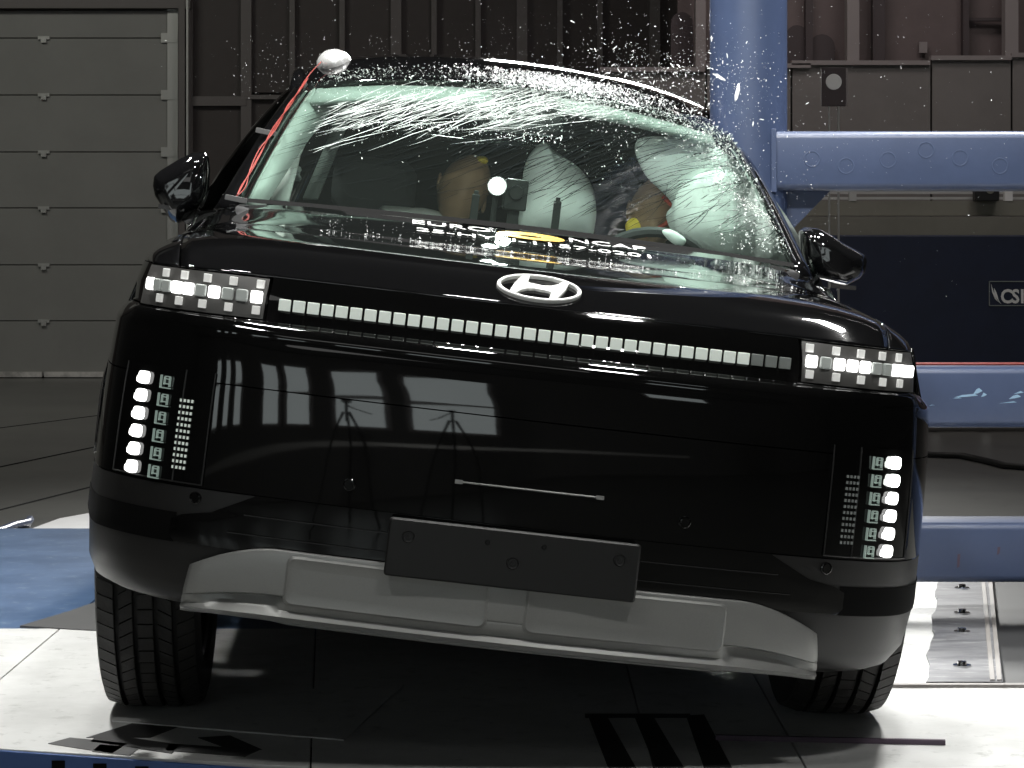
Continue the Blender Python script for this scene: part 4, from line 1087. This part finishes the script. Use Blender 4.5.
# ---- red wire with tape up the left pillar
pp = [(233, 208), (236, 196), (246, 184), (252, 168), (259, 150), (266, 132), (274, 116), (283, 100), (291, 84), (299, 74), (307, 66), (318, 60)]
def wire(jit, r, off):
    pts = []
    for k, (x, y) in enumerate(pp):
        v = (205-y)/125.0; v = max(0, min(1, v)); ly = 1.33+.9*v
        if k < 9:
            q = ws(-1.0, max(-.02, v*1.02-.01))+Vector((.012+.003*jit*math.sin(k*1.9+off*3), -.022, .016+.003*jit*math.cos(k*1.3+off)))
        else: q = roof(-.985+.04*(k-9), .012+.032*(k-9))+Vector((-.012, -.02, .012))
        pts.append(wl(q))
    pts += [wl(roof(-.93, .12)+Vector((0, 0, .012))), wl(roof(-.9, .3)+Vector((0, 0, .05)))] if False else []
    mb = MB()
    # smooth the line
    P = []
    for i in range(len(pts)-1):
        p0, p1, p2, p3 = pts[max(i-1, 0)], pts[i], pts[i+1], pts[min(i+2, len(pts)-1)]
        for k in range(4):
            t = k/4; P.append(.5*((2*p1)+(-p0+p2)*t+(2*p0-5*p1+4*p2-p3)*t*t+(-p0+3*p1-3*p2+p3)*t**3))
    P.append(pts[-1]); return mb.tube(P, r, 6)
wr = empty('red_wire', 'loose red wires taped up the edge of the left windscreen pillar', 'cable', tuple(wl(loc(236, 200, 1.33))))
for k in range(3):
    o = wire(1.1*k, .0017, k).build('strand', 'red_wire', wr, smooth=True); o.location = -wr.location
for (x, y, l) in ((266, 132, 1.74), (236, 199, 1.3)):
    c = wl(loc(x, y, l)); o = MB().rbox((0, 0, 0), (.055, .02, .014), Matrix.Rotation(math.radians(12), 3, 'Y'), .1).build('tape', 'tape_grey', wr); o.location = c-wr.location

# ---- cracks in the windscreen
rng = random.Random(3)
def stroke(mb, u, v, du, dv, L, wdt, curve, lift=.004):
    n = max(3, int(L/.05)); prev = None; b = len(mb.v); ang = math.atan2(dv, du)
    for k in range(n+1):
        p = ws(max(-.99, min(.985, u)), max(.02, min(.985, v)), lift)
        ww = wdt*(math.sin(math.pi*(k+.3)/(n+.6)))
        nx, nz = -math.sin(ang), math.cos(ang)
        q = Vector((nx*ww, nz*ww*.85, nz*ww*.5))
        mb.v.append(tuple(p+q)); mb.v.append(tuple(p-q))
        u += math.cos(ang)*L/n/.69; v += math.sin(ang)*L/n*1.02; ang += curve/n+rng.gauss(0, .06)
    for k in range(n): mb.f.append((b+2*k, b+2*k+1, b+2*k+3, b+2*k+2))
br, dk = MB(), MB()
def band(u): return .50+.30*(u+.6)/1.2
for i in range(430):
    u = rng.uniform(-.85, .35); v = rng.gauss(band(u)+.10, .10)
    if u > .05 and v < .72: continue
    if v < .12 or v > .97: continue
    stroke(br, u, v, 1, rng.gauss(1.2, .45), rng.choice([.04, .07, .12, .2]), rng.uniform(.0005, .0014), rng.uniform(-.25, .35))
for i in range(26):
    u = rng.uniform(-.9, .0); v = rng.gauss(band(u), .07)
    stroke(br, u, v, 1, rng.gauss(1.0, .2), rng.uniform(.3, .6), rng.uniform(.001, .0018), rng.uniform(0, .4))
for i in range(420):
    u = rng.uniform(-.35, .85); v = rng.uniform(.05, .75)
    stroke(dk, u, v, 1, rng.gauss(1.25, .3), rng.choice([.06, .12, .2, .3]), rng.uniform(.0006, .0013), rng.uniform(-.2, .2))
for i in range(120):
    u = rng.uniform(-.95, -.45); v = rng.uniform(.1, .6)
    stroke(dk, u, v, 1, rng.gauss(1.0, .2), rng.choice([.06, .12, .2]), rng.uniform(.0005, .001), rng.uniform(-.2, .2))
def chips(mb, n, fu, fv, s0, s1, lift=.006):
    for i in range(n):
        u, v = fu(), fv()
        if not (-.98 < u < .985 and .02 < v < 1.12): continue
        p = ws(u, min(v, .99), lift+rng.uniform(0, .012)) if v <= .99 else roof(u, (v-.99)*.35)+Vector((0, 0, rng.uniform(.003, .012)))
        s = rng.uniform(s0, s1)
        mb.add([p+Vector((rng.gauss(0, s), rng.gauss(0, s), rng.gauss(0, s))) for _ in range(4)], [(0, 1, 2), (0, 2, 3), (0, 3, 1), (1, 3, 2)])
chips(br, 1700, lambda: rng.gauss(.35, .34), lambda: rng.gauss(.95, .08), .0008, .0024)
chips(br, 900, lambda: rng.gauss(.88, .08), lambda: rng.uniform(.02, .95), .001, .003)
chips(br, 500, lambda: rng.uniform(-.9, .9), lambda: rng.gauss(.7, .2), .001, .0025)
chips(br, 260, lambda: rng.uniform(-.9, .9), lambda: rng.gauss(1.04, .04), .0008, .0018)
rc = MB()
chips(rc, 1500, lambda: rng.gauss(.14, .20), lambda: rng.gauss(1.03, .03), .001, .0034)
chips(rc, 650, lambda: rng.gauss(-.25, .25), lambda: rng.gauss(.74, .10), .0007, .0019)
chips(rc, 260, lambda: rng.uniform(-.65, .15), lambda: rng.gauss(.50, .02), .0007, .0018)
chips(rc, 1100, lambda: rng.gauss(.20, .28), lambda: rng.gauss(1.08, .03), .001, .0026)
o = rc.build('roof_glare_crumbs', 'dust', car, fix=False); o['kind'] = 'stuff'  # glass crumbs, thickened in white to stand in for roof glare
chips(br, 1100, lambda: rng.gauss(.86, .10), lambda: rng.uniform(.02, .98), .0008, .0022)
chips(br, 160, lambda: rng.gauss(-.75, .1), lambda: rng.gauss(1.04, .02), .001, .003)
o = br.build('bright_cracks', 'crack_white', wsg, fix=False); o['kind'] = 'stuff'
o = dk.build('dark_cracks', 'crack_dark', wsg, fix=False); o['kind'] = 'stuff'

# ---- flying glass
du_ = MB()
def speck(px, py, Y, s):
    p = at(px, py, Y); du_.add([p+Vector((rng.gauss(0, s), rng.gauss(0, s), rng.gauss(0, s))) for _ in range(4)], [(0, 1, 2), (0, 2, 3), (0, 3, 1), (1, 3, 2)])
for i in range(2200):
    px = rng.gauss(655, 62); py = rng.gauss(88, 30)
    speck(px, py, rng.uniform(1.6, 2.35), rng.uniform(.0004, .0016))
for i in range(700):
    px = rng.gauss(520, 140); py = 78-abs(rng.gauss(0, 34))
    speck(px, py, rng.uniform(1.9, 2.6), rng.uniform(.0004, .0013))
for i in range(220):
    px = rng.gauss(285, 28); py = rng.gauss(75, 26); speck(px, py, rng.uniform(1.9, 2.3), rng.uniform(.0004, .0011))
for i in range(260):
    speck(rng.uniform(740, 1010), abs(rng.gauss(120, 100)), rng.uniform(1.4, 2.2), rng.uniform(.0004, .0011))
for i in range(200):
    speck(rng.gauss(790, 30), rng.gauss(185, 40), rng.uniform(1.4, 2.1), rng.uniform(.0004, .0011))
for i in range(260):
    p = loc(rng.uniform(420, 720), 0, .6); x = rng.uniform(-.5, .65); y = rng.uniform(.7, 1.12); zz = hood_z(x, y)+.004; p = wl((x, y, zz)); s = rng.uniform(.0007, .002)
    du_.add([p+Vector((rng.gauss(0, s), rng.gauss(0, s), rng.gauss(0, s))) for _ in range(4)], [(0, 1, 2), (0, 2, 3), (0, 3, 1), (1, 3, 2)])
o = du_.build('glass_dust', 'dust', None, fix=False); o['kind'] = 'stuff'; o['label'] = 'cloud of tiny glass crumbs flying over the car roof'; o['category'] = 'glass debris'
big = MB()
sh0 = None
for i in range(46):
    if i == 0: px, py, Y, s = 719, 77, 1.9, .012
    elif i == 1: px, py, Y, s = 738, 92, 1.95, .014
    else: px, py, Y, s = rng.gauss(668, 50), rng.gauss(86, 24), rng.uniform(1.6, 2.25), rng.uniform(.0028, .0048)
    if sh0 is None:
        q = MB().extr([(-1.6, 0, .8), (-.3, 0, .75), (1.3, 0, -.4), (1.6, 0, -.9), (.6, 0, -.7), (-.6, 0, .05)], (0, .4, 0)); o = q.build('glass_shard', 'dust'); sh0 = o
    else: o = sh0.copy(); COL.objects.link(o)
    o.location = at(px, py, Y); o.scale = (s, s, s); o.rotation_euler = (rng.uniform(-.5, .5), rng.uniform(-1.5, 1.5) if i > 1 else (.0, 1.4)[i], rng.uniform(-.8, .8)) if i else (0, 0, 0)
    lab = 'largest white splinter of glass flying before the blue post' if i == 0 else 'upright white splinter of glass at the roof corner beside the blue post' if i == 1 else 'small pale glass shard flying above the car roof'
    tag(o, lab, 'shard', 'glass shards in the air' if i > 1 else None)

# ---- behind the camera: wall with windows that the bodywork mirrors, tripods
BY = -12.4
fw = struct(MB().box((0, BY-.3, 3), (24, .2, 6.3)).build('wall_front', 'wall'))

def hall_window(n, x0, x1, z0, z1, bars, mid):
    o = struct(MB().box(((x0+x1)/2, BY-.16, (z0+z1)/2), (x1-x0+.2, .08, z1-z0+.2)).build('window_%d' % n, 'mullion'))
    xs_ = np.linspace(x0, x1, bars+1)
    for k in range(bars):
        for (a, b) in ((z0, mid-.05), (mid+.05, z1)):
            MB().box(((xs_[k]+xs_[k+1])/2, BY-.1, (a+b)/2), (xs_[k+1]-xs_[k]-.05, .02, b-a)).build('pane', 'window_sky', o)
    return o
for n, (x0, x1, z0, z1, b, mid) in enumerate(((-.95, .75, 1.1, 4.1, 1, 2.2), (-2.55, -1.45, 1.1, 4.2, 1, 2.3), (-4.0, -3.25, 1.1, 4.3, 1, 2.4), (-4.95, -4.3, 1.1, 4.2, 1, 2.4), (-6.35, -5.95, 1.1, 4.1, 1, 2.7), (-7.15, -6.75, 1.1, 4.1, 1, 2.7), (-8.2, -7.7, 1.1, 4.1, 1, 2.7), (4.6, 6.0, 4.55, 5.35, 1, 4.6))):
    hall_window(n+1, x0, x1, z0, z1, b, mid)
struct(MB().box((-2, BY-.14, 1.0-.45), (14, .1, .10)).build('trim_2', 'door_metal'))
def tripod(x, y, label, side):
    t = empty('tripod_camera', label, 'camera', (x, y, HF)); h = 1.55
    for k in range(3):
        a = 2*math.pi*k/3+.5; MB().tube([(.05*math.cos(a), .05*math.sin(a), h-.12), (.52*math.cos(a), .52*math.sin(a), .0)], [.022, .014], 8).build('leg', 'dark_plastic', t)
    MB().tube([(0, 0, h-.35), (0, 0, h+.06)], .024, 10).build('column', 'plastic', t)
    MB().rbox((0, 0, h+.12), (.13, .24, .13), None, .12).build('housing', 'plastic', t)
    MB().lathe([(0, .0), (0, .045), (.14, .05), (.15, .035), (.15, 0)], 18, 'Y', (0, .10, h+.13)).build('lens', 'tape_grey', t)
    MB().tube([(0, -.05, h+.02), (side*.3, -.3, h-.12)], .010, 6).build('pan_handle', 'plastic', t)
tripod(-1.45, -7.2, 'black video camera on a tripod, mirrored below the second car-front window reflection', 1)
tripod(-.15, -8.2, 'black video camera on a tripod, mirrored below the largest car-front window reflection', -1)
